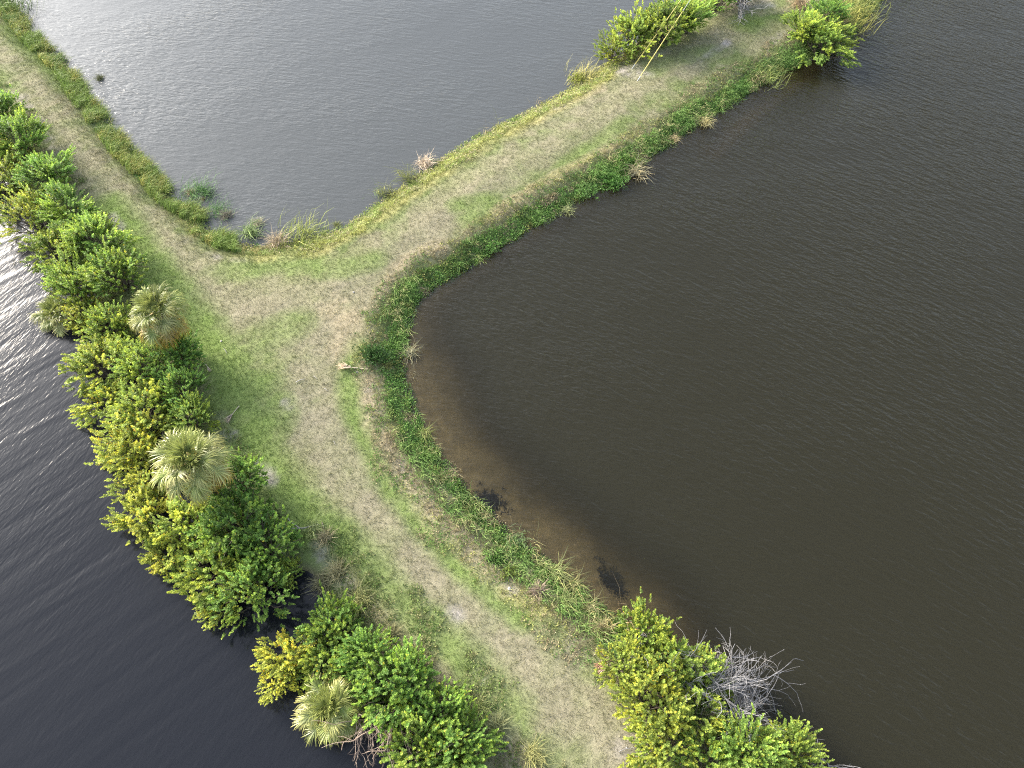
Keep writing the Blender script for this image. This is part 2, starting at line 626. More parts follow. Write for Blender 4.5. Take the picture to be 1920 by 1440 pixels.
def grid_lookup(P):
    """Distance to the waterline, side, height and colour by bilinear lookup in the ground grid."""
    fx = np.interp(P[:, 0], gx, np.arange(nx))
    fy = np.interp(P[:, 1], gy, np.arange(ny))
    i, j = np.minimum(fx.astype(int), nx - 2), np.minimum(fy.astype(int), ny - 2)
    u, v = fx - i, fy - j

    def bil(a):
        a = a.reshape(ny, nx, -1)
        r_ = (a[j, i] * ((1 - u) * (1 - v))[:, None] + a[j, i + 1] * (u * (1 - v))[:, None] + a[j + 1, i] * ((1 - u) * v)[:, None] + a[j + 1, i + 1] * (u * v)[:, None])
        return r_[:, 0] if r_.shape[1] == 1 else r_
    return bil(gd), gs.reshape(ny, nx)[j, i], bil(gz), bil


def zat(P):
    P = np.atleast_2d(np.asarray(P, dtype=float))[:, :2]
    return grid_lookup(P)[2]


# ---------------------------------------------------------------- the three ponds
ARM_L = [(-560, -360), (-260, -100), (-60, 60), (60, 180), (200, 350), (360, 520)]
JUNC = (540, 560)
ARM_R = [(700, 510), (900, 380), (1100, 255), (1300, 125), (1480, 0), (1800, -280)]
ARM_D = [(560, 780), (720, 1000), (930, 1230), (1120, 1420), (1500, 1780)]
pl, pr_, pd = at2(ARM_L), at2(ARM_R), at2(ARM_D)
pj = at2([JUNC])


def pond(name, pts, mat, label, grid=False):
    if grid:                        # a finer sheet that knows how deep it is
        wx, wy = gx[::2], gy[::2]
        XX, YY = np.meshgrid(wx, wy)
        W = np.stack([XX.ravel(), YY.ravel()], 1)
        a, b = len(wx), len(wy)
        k = (np.arange(b - 1)[:, None] * a + np.arange(a - 1)[None, :]).ravel()
        F = np.stack([k, k + 1, k + a + 1, k + a], 1)
        F = F[inside(W[F].mean(1), pts)]
        me = mesh_np(name, np.column_stack([W, np.zeros(len(W))]), F, None, mat)
        at_ = me.attributes.new("clarity", 'FLOAT', 'POINT')
        dep = np.maximum(-zat(W), 0)
        at_.data.foreach_set("value", (0.94 * np.exp(-dep * 1.25) * (1 - sstep(0.8, 2.2, dep))).astype(np.float32))
        link(name, me, kind="structure")["label"] = label
        return
    v = np.column_stack([pts, np.zeros(len(pts))])
    me = bpy.data.meshes.new(name)
    me.from_pydata([tuple(p) for p in v], [], [tuple(range(len(v)))])
    me.update()
    if me.polygons[0].normal.z < 0:
        me.flip_normals()
    me.materials.append(mat)
    o = link(name, me, kind="structure")
    o["label"] = label


FAR = 1400.0
pond("water", np.concatenate([pl, pj, pr_, [[pr_[-1][0] * 12, FAR], [pl[-0][0] * 12, FAR]]]),
     water_material("silvery_pond", (0.058, 0.062, 0.062), 0, 1.6, -14, 0.26, 0.21, fine=0.9),
     "pale silvery rippled pond between the two upper arms of the dyke")
pond("water", np.concatenate([pr_[::-1], pj, pd, [[60, -FAR], [FAR, -FAR], [FAR, FAR], [pr_[-1][0] * 12, FAR]]]),
     water_material("brown_pond", (0.0150, 0.0138, 0.0072), 0.8, 0.45, -38, 0.26, 0.34, fine=1.0),
     "large dark brown pond to the right of the dyke", grid=True)
pond("water", np.concatenate([pl, pj, pd, [[60, -FAR], [-FAR, -FAR], [-FAR, FAR], [pl[0][0] * 12, FAR]]]),
     water_material("slate_pond", (0.009, 0.010, 0.013), 0, 1.8, 60, 0.20, 0.055, swell=(38, 0.95, 0.5), fine=0.8),
     "dark slate pond with long swells to the left of the hedge")

# ================================================================== foliage builders
def quads_from_leaves(base, axis_, side, length, width, bend, col, tipcol=None):
    """Pointed leaf = one bent rhombus of 4 vertices. All arrays (n,3) / (n,)."""
    nrm = unit(np.cross(axis_, side))
    l = length[:, None]
    w = width[:, None]
    v0 = base
    v1 = base + axis_ * l * 0.5 + side * w * 0.5 + nrm * bend[:, None]
    v2 = base + axis_ * l
    v3 = base + axis_ * l * 0.5 - side * w * 0.5 + nrm * bend[:, None]
    n = len(base)
    V = np.stack([v0, v1, v2, v3], 1).reshape(-1, 3)
    F = np.arange(n * 4).reshape(n, 4)
    C = np.repeat(col, 4, axis=0)
    return V, F, C


def perp(a, r):
    """A random unit vector perpendicular to each row of a."""
    t = r.normal(size=a.shape)
    return unit(t - a * np.sum(a * t, 1, keepdims=True))


def tube(pts, radii, sides=4):
    """Tapered tube along points: verts, quad faces."""
    pts = np.asarray(pts, dtype=float)
    n = len(pts)
    tang = unit(np.gradient(pts, axis=0))
    ref = np.array((0.31, 0.22, 0.93))
    a = unit(np.cross(tang, ref))
    b = np.cross(tang, a)
    ang = np.arange(sides) * 2 * np.pi / sides
    V = (pts[:, None, :] + np.asarray(radii)[:, None, None] * (np.cos(ang)[None, :, None] * a[:, None, :] + np.sin(ang)[None, :, None] * b[:, None, :])).reshape(-1, 3)
    F = []
    for i in range(n - 1):
        for k in range(sides):
            k2 = (k + 1) % sides
            F.append((i * sides + k, i * sides + k2, (i + 1) * sides + k2, (i + 1) * sides + k))
    return V, np.array(F)


def join(parts):
    V, F, o = [], [], 0
    for v, f in parts:
        V.append(v)
        F.append(f + o)
        o += len(v)
    return np.concatenate(V), np.concatenate(F)


def shrub_mesh(seed, lobes=26, shoots=9, leaves=30, droop=0.0, leaf=0.088, spread=0.36, shoot_len=(0.20, 0.40), squash=0.85):
    """Crown of about 1.25 m radius: lobes > leafy shoots > leaves. Returns foliage mesh and wood mesh."""
    r = np.random.default_rng(seed)
    dirs = []
    while len(dirs) < lobes:
        v = r.normal(size=3)
        v /= np.linalg.norm(v)
        if v[2] < -0.30:
            continue
        if all(np.dot(v, q) < 0.93 for q in dirs) or r.random() < 0.15:
            dirs.append(v)
    dirs = np.array(dirs)
    rad = np.array((1.12, 1.12, 1.12 * squash)) * (r.uniform(0.58, 1.05, size=(lobes, 1)) + 0.38 * (r.random((lobes, 1)) < 0.2))
    cen = np.array((0, 0, 1.05))
    lob = cen + dirs * rad
    # shoots gather round each lobe and grow outwards and up
    li = np.repeat(np.arange(lobes), int(shoots * 1.7))
    sp = lob[li] + r.normal(size=(len(li), 3)) * spread * np.array((0.62, 0.62, 0.55))
    sax = unit(dirs[li] * 0.55 + np.array((0, 0, 0.55 - droop)) + unit(sp - cen) * 0.45 + r.normal(size=sp.shape) * 0.28)
    slen = r.uniform(*shoot_len, size=len(li))
    lhue = r.normal(size=lobes) * 0.30
    lval = r.uniform(0.8, 1.2, size=lobes)
    sval = r.uniform(0.75, 1.25, size=len(li)) * lval[li]
    # leaves in a spiral up each shoot
    k = np.tile(np.arange(leaves), len(li))
    si = np.repeat(np.arange(len(li)), leaves)
    t = (k + r.uniform(0, 1, len(k))) / leaves
    base = sp[si] + sax[si] * (slen[si] * (t - 0.35))[:, None]
    rad_dir = perp(sax[si], r)
    la = unit(rad_dir * (1.0 - 0.55 * t[:, None]) + sax[si] * (0.35 + 0.75 * t[:, None]) + r.normal(size=base.shape) * 0.32 - np.array((0, 0, 0.12 + droop * 0.4)))
    ls = unit(np.cross(la, np.array((0.0, 0.0, 1.0)))) + perp(la, r) * 0.45
    ls = unit(ls - la * np.sum(ls * la, 1, keepdims=True))
    ll = leaf * r.uniform(0.7, 1.25, len(k)) * (1.1 - 0.35 * t)
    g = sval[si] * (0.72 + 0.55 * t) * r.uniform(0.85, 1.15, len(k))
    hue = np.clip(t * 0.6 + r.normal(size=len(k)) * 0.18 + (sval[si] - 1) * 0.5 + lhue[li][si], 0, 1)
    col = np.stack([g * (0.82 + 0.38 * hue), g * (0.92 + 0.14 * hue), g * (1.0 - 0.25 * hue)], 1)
    yel = r.random(len(k)) < 0.015
    col[yel] = np.array((2.2, 1.25, 0.7))
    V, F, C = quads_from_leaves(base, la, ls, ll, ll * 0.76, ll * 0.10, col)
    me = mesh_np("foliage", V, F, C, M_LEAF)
    # stems: from the ground to every lobe, with twigs
    parts = []
    for q in range(0, lobes):
        p0 = np.array((r.uniform(-0.25, 0.25), r.uniform(-0.25, 0.25), -0.25))
        p3 = lob[q]
        p1 = p0 * 0.7 + p3 * 0.3 + np.array((0, 0, 0.22)) + r.normal(size=3) * 0.06
        p2 = p0 * 0.3 + p3 * 0.7 + np.array((0, 0, 0.12)) + r.normal(size=3) * 0.06
        parts.append(tube([p0, p1, p2, p3], [0.034, 0.026, 0.017, 0.007], 4))
        for _ in range(3):
            e = p3 + r.normal(size=3) * 0.25
            parts.append(tube([p2, (p2 + e) / 2 + r.normal(size=3) * 0.04, e], [0.012, 0.009, 0.005], 3))
    parts4 = [p for i, p in enumerate(parts)]
    Vw, Fw = join(parts4)
    return me, mesh_np("stems", Vw, Fw, None, M_BARK, True)


SHRUBS = [
    shrub_mesh(1), shrub_mesh(2, lobes=30, shoots=8), shrub_mesh(3, lobes=22, shoots=11, shoot_len=(0.28, 0.52)),
    shrub_mesh(4, lobes=28, shoots=9, leaf=0.072), shrub_mesh(5, lobes=24, shoots=9, droop=0.45, spread=0.30, squash=0.75),
    shrub_mesh(6, lobes=20, shoots=12, shoot_len=(0.36, 0.62), spread=0.28), shrub_mesh(7, lobes=32, shoots=8, leaf=0.090),
    shrub_mesh(8, lobes=17, shoots=10, droop=0.25, spread=0.30, squash=0.7),
    shrub_mesh(9, lobes=34, shoots=6, leaf=0.098, leaves=28), shrub_mesh(10, lobes=24, shoots=10, leaf=0.076),
    shrub_mesh(11, lobes=18, shoots=13, shoot_len=(0.38, 0.66), spread=0.25), shrub_mesh(12, lobes=30, shoots=8, droop=0.2),
    shrub_mesh(13, lobes=22, shoots=10, droop=0.5, spread=0.26, squash=0.65), shrub_mesh(14, lobes=28, shoots=9, leaf=0.080, squash=0.95),
    shrub_mesh(15, lobes=20, shoots=11, shoot_len=(0.28, 0.5), spread=0.42), shrub_mesh(16, lobes=15, shoots=11, droop=0.3, spread=0.26, squash=0.6),
]

C_GREEN = np.array((0.185, 0.350, 0.080))
C_MID = np.array((0.345, 0.435, 0.088))
C_YEL = np.array((0.560, 0.550, 0.105))


def shrub_colour(y, j=0.0):
    c = C_GREEN * (1 - 2 * y) + C_MID * 2 * y if y < 0.5 else C_MID * (2 - 2 * y) + C_YEL * (2 * y - 1)
    return (*[float(v) * (1 + j) for v in c], 1.0)


def shrub(px, py, r_m, yel, var, label, group, zc=None, name="mangrove_shrub", jit=0.0, tall=1.0):
    """A shrub whose crown centre stands at px, py of the survey frame."""
    s = r_m / 1.25
    p = at(px, py, 1.3)
    for _ in range(3):
        g = max(float(zat([(p.x, p.y)])[0]), -0.25)
        p = at(px, py, g + 1.05 * s * tall)
    e = link(name, None, label=label, cat="shrub", group=group, loc=(p.x, p.y, g), rot=(random.uniform(-.12, .12), random.uniform(-.12, .12), random.uniform(0, 6.28)),
             scale=(s * random.uniform(.85, 1.15), s * random.uniform(.85, 1.15), s * tall))
    f, w = SHRUBS[var + (8 if random.random() < 0.5 else 0)]
    fo = link("foliage", f, e)
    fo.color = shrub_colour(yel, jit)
    link("stems", w, e)
    return e


HEDGE = "shrubs of the long hedge along the left pond"
HEDGE2 = "shrubs of the lower hedge along the left pond"
CORNER = "shrubs at the lower right bank"
UPPER = "shrubs on the far arm of the dyke"
# px, py, radius, yellowness (leaf tint, with warm light of the sunlit side put in), variant, group, label
SHRUB_TABLE = [
    (8, 205, 1.35, .18, 0, HEDGE, "green shrub heading the hedge at the upper left edge of the photo"),
    (5, 285, 1.5, .75, 1, HEDGE, "yellow-green shrub at the left edge, first one over the left pond"),
    (62, 262, 1.3, .25, 2, HEDGE, "green shrub with upright spiky shoots, second along the path from the upper left"),
    (35, 345, 1.35, .65, 5, HEDGE, "yellowish shrub over the left pond, second from the upper left edge"),
    (108, 325, 1.25, .15, 5, HEDGE, "dark green spiky shrub, third along the path from the upper left"),
    (85, 405, 1.35, .70, 3, HEDGE, "bright yellow shrub over the left pond, third from the upper left edge"),
    (148, 388, 1.3, .22, 2, HEDGE, "green spiky shrub, fourth along the path from the upper left"),
    (122, 468, 1.25, .50, 4, HEDGE, "olive shrub over the left pond, fourth from the upper left edge"),
    (190, 448, 1.35, .30, 5, HEDGE, "pale green feathery shrub, fifth along the path from the upper left"),
    (150, 532, 1.3, .45, 6, HEDGE, "light green shrub over the left pond just above the small palm at the water"),
    (232, 512, 1.4, .32, 1, HEDGE, "rounded green shrub beside the path just above the upper palm"),
    (165, 590, 0.95, .85, 3, HEDGE, "small yellow shrub touching the small palm over the water"),
    (212, 610, 1.15, .50, 0, HEDGE, "olive shrub between the small water palm and the upper palm"),
    (340, 668, 1.05, .05, 6, HEDGE, "dark green shrub at the foot of the upper palm on the path side"),
    (205, 688, 1.35, .62, 4, HEDGE, "yellow-green shrub drooping over the water below the small palm"),
    (278, 688, 1.35, .40, 1, HEDGE, "mid green shrub just below the crown of the upper palm"),
    (352, 730, 1.1, .08, 3, HEDGE, "dark green shrub beside the path midway between the two larger palms"),
    (205, 752, 1.1, .70, 7, HEDGE, "yellow shrub trailing low over the water midway along the hedge"),
    (285, 768, 1.3, .62, 0, HEDGE, "yellow-green shrub above the large middle palm on the water side"),
    (362, 782, 0.9, .35, 2, HEDGE, "small green shrub with yellow tips touching the top of the large middle palm"),
    (262, 842, 1.2, .90, 6, HEDGE, "bright yellow shrub left of the large middle palm"),
    (290, 905, 1.0, .80, 3, HEDGE, "yellow shrub tucked under the left side of the large middle palm"),
    (285, 968, 1.25, .82, 7, HEDGE, "yellow shrub reaching out over the water below the large middle palm"),
    (352, 985, 1.3, .62, 4, HEDGE, "olive yellow shrub directly below the large middle palm"),
    (452, 905, 1.05, .06, 0, HEDGE, "dark green shrub beside the path right of the large middle palm"),
    (447, 985, 1.35, .14, 6, HEDGE, "leafy deep green shrub beside the path below the large middle palm"),
    (330, 1040, 0.95, .85, 7, HEDGE, "low yellow shrub hanging over the water at the hedge's lower bend"),
    (410, 1065, 1.25, .55, 1, HEDGE, "olive shrub in the middle of the hedge's lower end"),
    (505, 1030, 1.2, .10, 6, HEDGE, "bright green shrub at the landward side of the hedge's lower end"),
    (478, 1100, 1.3, .22, 3, HEDGE, "rounded green shrub ending the hedge above the dark gap of water"),
    (432, 1132, 0.85, .75, 7, HEDGE, "small yellow shrub at the lowest water side tip of the long hedge"),
    (545, 1075, 0.6, .55, 1, HEDGE, "small yellow-tipped shrub beside the dark gap in the hedge"),
    (632, 1178, 1.1, .20, 1, HEDGE2, "grey-green shrub just below the dark gap in the hedge"),
    (560, 1228, 1.0, .95, 7, HEDGE2, "sparse yellow shrub stretching out over the water above the lowest palm"),
    (548, 1280, 0.75, .92, 4, HEDGE2, "low yellow spray of leaves over the water left of the lowest palm"),
    (640, 1228, 1.0, .50, 0, HEDGE2, "yellow-green shrub just above the lowest palm"),
    (705, 1225, 1.1, .14, 6, HEDGE2, "deep green shrub beside the path up and right of the lowest palm"),
    (700, 1292, 0.95, .30, 3, HEDGE2, "green shrub touching the right side of the lowest palm"),
    (778, 1285, 1.25, .16, 6, HEDGE2, "broad bright green shrub in the middle of the lower hedge"),
    (775, 1335, 0.75, .35, 1, HEDGE2, "small green shrub just above the bare brown branches"),
    (842, 1340, 1.15, .20, 0, HEDGE2, "green shrub beside the path right of the bare brown branches"),
    (828, 1408, 1.15, .45, 5, HEDGE2, "yellowish shrub at the bottom edge right of the bare brown branches"),
    (905, 1405, 1.05, .18, 2, HEDGE2, "green shrub beside the path at the bottom edge of the photo"),
    (890, 1455, 1.0, .40, 3, HEDGE2, "shrub cut off by the bottom edge of the photo in the lower hedge"),
    (1208, 1185, 0.95, .52, 1, CORNER, "light green shrub topping the lower right clump by the brown water"),
    (1172, 1250, 0.95, .70, 3, CORNER, "yellow-green shrub at the path side beside the brown dead frond heap"),
    (1258, 1252, 1.15, .48, 0, CORNER, "tangled green shrub with pale twigs in the middle of the lower right clump"),
    (1222, 1318, 1.1, .78, 5, CORNER, "yellow shrub beside the path left of the grey dead branches"),
    (1318, 1258, 0.85, .40, 4, CORNER, "green shrub by the brown water just above the grey dead branches"),
    (1305, 1340, 0.95, .62, 7, CORNER, "sparse olive shrub with dry twigs touching the grey dead branches"),
    (1258, 1395, 0.95, .60, 4, CORNER, "olive shrub beside the path at the bottom of the lower right clump"),
    (1330, 1420, 1.0, .30, 7, CORNER, "dull green shrub at the bottom edge left of the greenest one"),
    (1405, 1415, 1.1, .35, 6, CORNER, "fresh green shrub directly below the grey dead branches"),
    (1482, 1415, 1.05, .55, 6, CORNER, "yellow-tipped shrub at the lower right by the open brown water"),
    (1148, 96, 1.1, .62, 3, UPPER, "yellow-green shrub nearest the yellow guy wires' foot on the far arm"),
    (1196, 66, 1.55, .55, 0, UPPER, "large yellow-green shrub second in the row behind the guy wires"),
    (1245, 45, 1.7, .48, 6, UPPER, "largest light green shrub crossed by the yellow guy wires"),
    (1288, 32, 1.45, .25, 5, UPPER, "dark green shrub at the right end of the row behind the guy wires"),
    (1345, -8, 1.4, .12, 3, UPPER, "dark shrub cut by the top edge beside the bare white twigs"),
    (1395, -12, 1.2, .15, 0, UPPER, "dark shrub at the top edge behind the bare white twigs"),
    (1545, 80, 1.75, .38, 4, UPPER, "shrub with drooping leafy branches over the brown water, upper right"),
    (1512, 52, 1.25, .45, 5, UPPER, "shrub with an upright yellow-green spray beside the drooping one"),
    (1552, 25, 1.25, .12, 6, UPPER, "dense green shrub by the top edge behind the drooping one"),
]
for i, (px, py, r_m, yel, var, grp, lab) in enumerate(SHRUB_TABLE):
    r_m *= 1.02
    yel = 0.08 + 0.82 * yel
    low = 1.0
    if grp == HEDGE:            # keep the shrubs off the mown path
        px -= 26 if py < 420 else 14 if py < 560 else 8
        low = 0.92
        r_m *= 1.06 if py < 560 else 1.0
    elif grp == HEDGE2:
        px -= 14 + max(0, py - 1200) * 0.14
        r_m *= 0.93
    elif grp == UPPER:
        low = 0.78
    shrub(px, py, r_m, yel, var, lab, grp, jit=random.uniform(-0.12, 0.12), tall=low * random.uniform(0.9, 1.1))

# ================================================================== palms
def frond_mesh(seed, petiole=0.75, fan=0.85, leaflets=34, droop=0.35, arch=0.25, half=118, wid=0.055, tint=(1, 1, 1), tip=(1.1, 1.0, 0.8)):
    """Costapalmate fan leaf along +X: petiole, curved rib and folded leaflets with hanging tips."""
    r = np.random.default_rng(seed)
    V, F, C = [], [], []
    tint, tip = np.array(tint), np.array(tip)

    def strip(pts, widths, side, c0, c1):
        o = len(V)
        n = len(pts)
        for i, (p, w) in enumerate(zip(pts, widths)):
            c = c0 * (1 - i / (n - 1)) + c1 * (i / (n - 1))
            V.extend([p + side * w, p - side * w])
            C.extend([c, c])
        for i in range(n - 1):
            F.append((o + 2 * i, o + 2 * i + 1, o + 2 * i + 3, o + 2 * i + 2))
    rib = [np.array((petiole * t, 0, arch * math.sin(t * 1.6) * petiole)) for t in (0, 0.35, 0.7, 1.0)]
    hub = rib[-1]
    strip(rib, [0.028, 0.022, 0.018, 0.015], np.array((0, 1.0, 0)), tint * np.array((1.0, 1.0, 0.8)), tint)
    for i in range(leaflets):
        u = i / (leaflets - 1) * 2 - 1
        a = R(half) * u + r.normal() * 0.03
        # the rib runs on into the blade, so middle leaflets start further out
        start = hub + np.array((0.30 * (1 - abs(u)) * fan, 0, -0.05 * (1 - abs(u))))
        ln = fan * (0.78 + 0.22 * math.cos(a)) * r.uniform(0.85, 1.12) * (1 - 0.22 * (1 - abs(u)))
        d = np.array((math.cos(a), math.sin(a), 0.10 + 0.10 * (i % 2)))
        d = d / np.linalg.norm(d)
        side = np.cross(np.array((0, 0, 1.0)), d)
        side = side / np.linalg.norm(side)
        side = side + np.array((0, 0, 0.55 if i % 2 else -0.55))
        side /= np.linalg.norm(side)
        dr = droop * r.uniform(0.6, 1.5)
        curl = r.normal() * 0.10
        pts = []
        for t in (0, 0.38, 0.70, 1.0):
            q = start + d * ln * (t - 0.30 * dr * t ** 3) + np.array((0, 0, -dr * ln * t ** 2.4))
            q = q + np.array((-math.sin(a), math.cos(a), 0)) * curl * t * t * ln
            pts.append(q)
        g = r.uniform(0.78, 1.18)
        strip(pts, [0.010, wid * 0.5, wid * 0.36, 0.004], side, tint * g, tip * g)
    return mesh_np("frond", np.array(V), np.array(F), np.array(C), M_FROND)


F_YOUNG = [frond_mesh(20 + i, 0.70, 0.80, 44, 0.22, 0.15, 105, wid=0.040, tint=(0.95, 1.0, 0.95), tip=(1.15, 1.1, 0.85)) for i in range(2)]
F_MID = [frond_mesh(30 + i, 0.85, 0.92, 48, 0.55, 0.28, 120, wid=0.046, tint=(0.85, 1.0, 0.9), tip=(1.35, 1.2, 0.95)) for i in range(3)]
F_OLD = [frond_mesh(40 + i, 0.88, 0.95, 46, 0.85, 0.25, 120, wid=0.044, tint=(1.0, 1.0, 0.75), tip=(1.55, 1.3, 0.9)) for i in range(3)]
F_DEAD = [frond_mesh(50 + i, 0.80, 0.85, 26, 1.0, 0.2, 100, wid=0.045, tint=(1, 1, 1), tip=(1.1, 1.0, 0.9)) for i in range(2)]
PALM_GREEN = (0.265, 0.295, 0.095)
PALM_PALE = (0.36, 0.36, 0.145)
PALM_GOLD = (0.28, 0.225, 0.065)
PALM_BROWN = (0.34, 0.25, 0.155)


def palm(px, py, crown_r, trunk_h, n, label, lean=(0, 0), pale=0.5, seed=0):
    """A fan palm whose crown heart stands at px, py of the survey frame."""
    r = random.Random(seed)
    p = at(px, py, trunk_h + 0.5)
    g = float(zat([(p.x - lean[0], p.y - lean[1])])[0])
    top = at(px, py, g + trunk_h)
    bx, by = top.x - lean[0], top.y - lean[1]
    e = link("cabbage_palm", None, label=label, cat="palm", group="fan palms in the hedge", loc=(bx, by, g))
    pts, rad = [], []
    for i in range(10):
        t = i / 9
        pts.append((lean[0] * t ** 1.5, lean[1] * t ** 1.5, -0.3 + (trunk_h + 0.3) * t))
        rad.append(0.17 + 0.03 * (i % 2) + 0.05 * (t > 0.75))
    v, f = tube(pts, rad, 10)
    link("trunk", mesh_np("trunk", v, f, None, M_TRUNK, True), e)
    s = crown_r / 1.85
    for i in range(n):
        t = (i + 0.5) / n
        az = i * 2.399963 + r.uniform(-0.2, 0.2)
        elev = R(80) - R(142) * t ** 0.85 + r.uniform(-0.12, 0.12)
        if t < 0.25:
            me, c = r.choice(F_YOUNG), PALM_GREEN
        elif t < 0.70:
            me, c = r.choice(F_MID), (PALM_PALE if r.random() < pale else PALM_GREEN)
        elif t < 0.88:
            me, c = r.choice(F_OLD), (PALM_GOLD if r.random() < 0.6 else PALM_PALE)
        else:
            me, c = r.choice(F_DEAD), PALM_BROWN
        o = link("frond", me, e)
        j = r.uniform(0.7, 1.3)
        o.color = (c[0] * j, c[1] * j, c[2] * j, 1)
        o.location = (lean[0], lean[1], trunk_h + 0.10 - 0.30 * t)
        o.rotation_euler = Euler((r.uniform(-0.25, 0.25), -elev, az), 'XYZ')
        k = s * r.uniform(0.88, 1.1)
        o.scale = (k, k, k)
    return e


palm(297, 588, 1.52, 2.8, 44, "upper fan palm with orange-tipped skirt beside the path", pale=0.35, seed=1)
palm(362, 868, 1.72, 3.2, 48, "largest fan palm with a wide pale green crown in the middle of the hedge", pale=0.6, seed=2)
palm(622, 1328, 1.45, 2.1, 42, "lowest fan palm with a yellow-green crown beside bare brown branches", pale=0.5, seed=3)
palm(110, 592, 1.25, 1.2, 38, "small fan palm leaning out over the left pond", lean=(-0.5, -0.1), pale=0.6, seed=4)

# ================================================================== grass, weeds and tussocks
def blades(P, r, length, width, lean, cols, per, spread, bias=None, seg=2, curve=0.5):
    """Grass blades from points P (n,3): per blades each. seg 1 = one triangle, 2 = bent strip of two quads."""
    n = len(P)
    k = np.repeat(np.arange(n), per)
    m = len(k)
    base = P[k] + np.column_stack([r.normal(size=(m, 2)) * spread, np.zeros(m)])
    ln = length[k] * r.uniform(0.6, 1.2, m)
    az = r.uniform(0, 2 * np.pi, m)
    le = lean * np.abs(r.normal(size=m)) + 0.05
    d = np.column_stack([np.cos(az) * np.sin(le), np.sin(az) * np.sin(le), np.cos(le)])
    if bias is not None:
        d = unit(d + bias[k])
    side = unit(np.column_stack([-d[:, 1], d[:, 0], np.zeros(m)]) + r.normal(size=(m, 3)) * 0.3)
    w = (width * r.uniform(0.7, 1.3, m))[:, None]
    c = cols[k] * r.uniform(0.8, 1.2, m)[:, None]
    if seg == 1:
        V = np.stack([base - side * w, base + side * w, base + d * ln[:, None]], 1).reshape(-1, 3)
        return V, np.arange(m * 3).reshape(m, 3), np.repeat(c, 3, axis=0)
    hor = unit(np.column_stack([d[:, 0], d[:, 1], np.zeros(m)]))
    mid = base + d * (ln * 0.55)[:, None]
    cv = (curve * r.uniform(0.15, 1.7, m))[:, None]
    d2 = unit(d + hor * cv - np.array((0, 0, 0.9)) * cv + r.normal(size=(m, 3)) * 0.15)
    tipp = mid + d2 * (ln * 0.5)[:, None]
    V = np.stack([base - side * w, base + side * w, mid + side * w * 0.8, mid - side * w * 0.8, tipp + side * w * 0.12, tipp - side * w * 0.12], 1).reshape(-1, 3)
    o = np.arange(m)[:, None] * 6
    F = np.concatenate([o + np.array([[0, 1, 2, 3]]), o + np.array([[3, 2, 4, 5]])], 0)
    return V, F, np.repeat(c, 6, axis=0)


def land_points(density, lo, hi, sides=(0, 1, 2), r=rng):
    """Random points on the land between lo and hi metres from the waterline, density per square metre."""
    P = GP[(np.abs(GP[:, 0]) < 42) & (GP[:, 1] > -2) & (GP[:, 1] < 60)]
    dep = P[:, 1] * _cp + CAM_H * _sp          # only where the place is built in detail
    u = P[:, 0] / dep * FPX
    v = (P[:, 1] * _sp - CAM_H * _cp) / dep * FPX
    P = P[(np.abs(u) < 1080) & (np.abs(v) < 840)]
    d, s, z, _ = grid_lookup(P)
    P = P[(d > lo - 0.2) & (d < hi + 0.2) & np.isin(s, sides)]
    P = np.repeat(P, r.poisson(density * 0.04, len(P)), axis=0)
    P = P + r.uniform(-0.1, 0.1, P.shape)
    d, s, z, _ = grid_lookup(P)
    m = (d > lo) & (d < hi)
    return np.column_stack([P[m], z[m]]), d[m], s[m]


# mown sward over the whole dyke
r = np.random.default_rng(101)
P, d, s = land_points(230, 0.9, 50, r=r)
gcol = grid_lookup(P)[3](gc)
keep = r.random(len(P)) < np.clip(1.15 - (gcol[:, 2] / gcol[:, 1]) * 0.75, 0.15, 1)
P, d, s, gcol = P[keep], d[keep], s[keep], gcol[keep]
gcol *= r.uniform(0.75, 1.3, len(P))[:, None] * np.array((1.0, 1.04, 0.9))
ln = 0.055 + 0.05 * fbm(P[:, 0] * 1.2, P[:, 1] * 1.2, 77, 3) + 0.10 * (1 - sstep(1.2, 2.4, d))
V, F, C = blades(P, r, ln, 0.007, 0.75, gcol, 4, 0.035, seg=1)
link("grass", mesh_np("grass", V, F, C, M_GRASS), label="short mown grass covering the whole top of the dyke", cat="grass", kind="stuff")


# leafy weeds on the banks
def weed_mesh(P, r, per, rad, leaf, cols):
    n = len(P)
    k = np.repeat(np.arange(n), per)
    m = len(k)
    v = unit(r.normal(size=(m, 3)))
    v[:, 2] = np.abs(v[:, 2])
    base = P[k] + v * (rad[k] * r.uniform(0.3, 1.0, m))[:, None] * np.array((1, 1, 0.8))
    la = unit(v + r.normal(size=(m, 3)) * 0.5 + np.array((0, 0, 0.1)))
    ls = perp(la, r)
    ls[:, 2] *= 0.4
    ls = unit(ls)
    ll = leaf * r.uniform(0.6, 1.4, m)
    c = cols[k] * r.uniform(0.75, 1.3, m)[:, None]
    V, F, C = quads_from_leaves(base, la, ls, ll, ll * 0.5, ll * 0.06, c)
    return V, F, C


def bank_colour(P, d, s, kinds, seed):
    """kinds: list of (threshold, colour): patches of the species along the bank."""
    n = fbm(P[:, 0] * 0.9, P[:, 1] * 0.9, seed, 4) + rng.normal(size=len(P)) * 0.05
    c = np.tile(np.array(kinds[0][1]), (len(P), 1)).astype(float)
    for th, col in kinds[1:]:
        c[n > th] = col
    return c


r = np.random.default_rng(202)
allV, allF, allC = [], [], []
off = 0


def add(vfc):
    global off
    v, f, c = vfc
    allV.append(v)
    allF.append(f + off)
    allC.append(c)
    off += len(v)


def frame_py(P):
    dep = P[:, 1] * _cp + (CAM_H - P[:, 2]) * _sp
    return 720 - (P[:, 1] * _sp - (CAM_H - P[:, 2]) * _cp) / dep * FPX


def frame_px(P):
    dep = P[:, 1] * _cp + (CAM_H - P[:, 2]) * _sp
    return 960 + P[:, 0] / dep * FPX


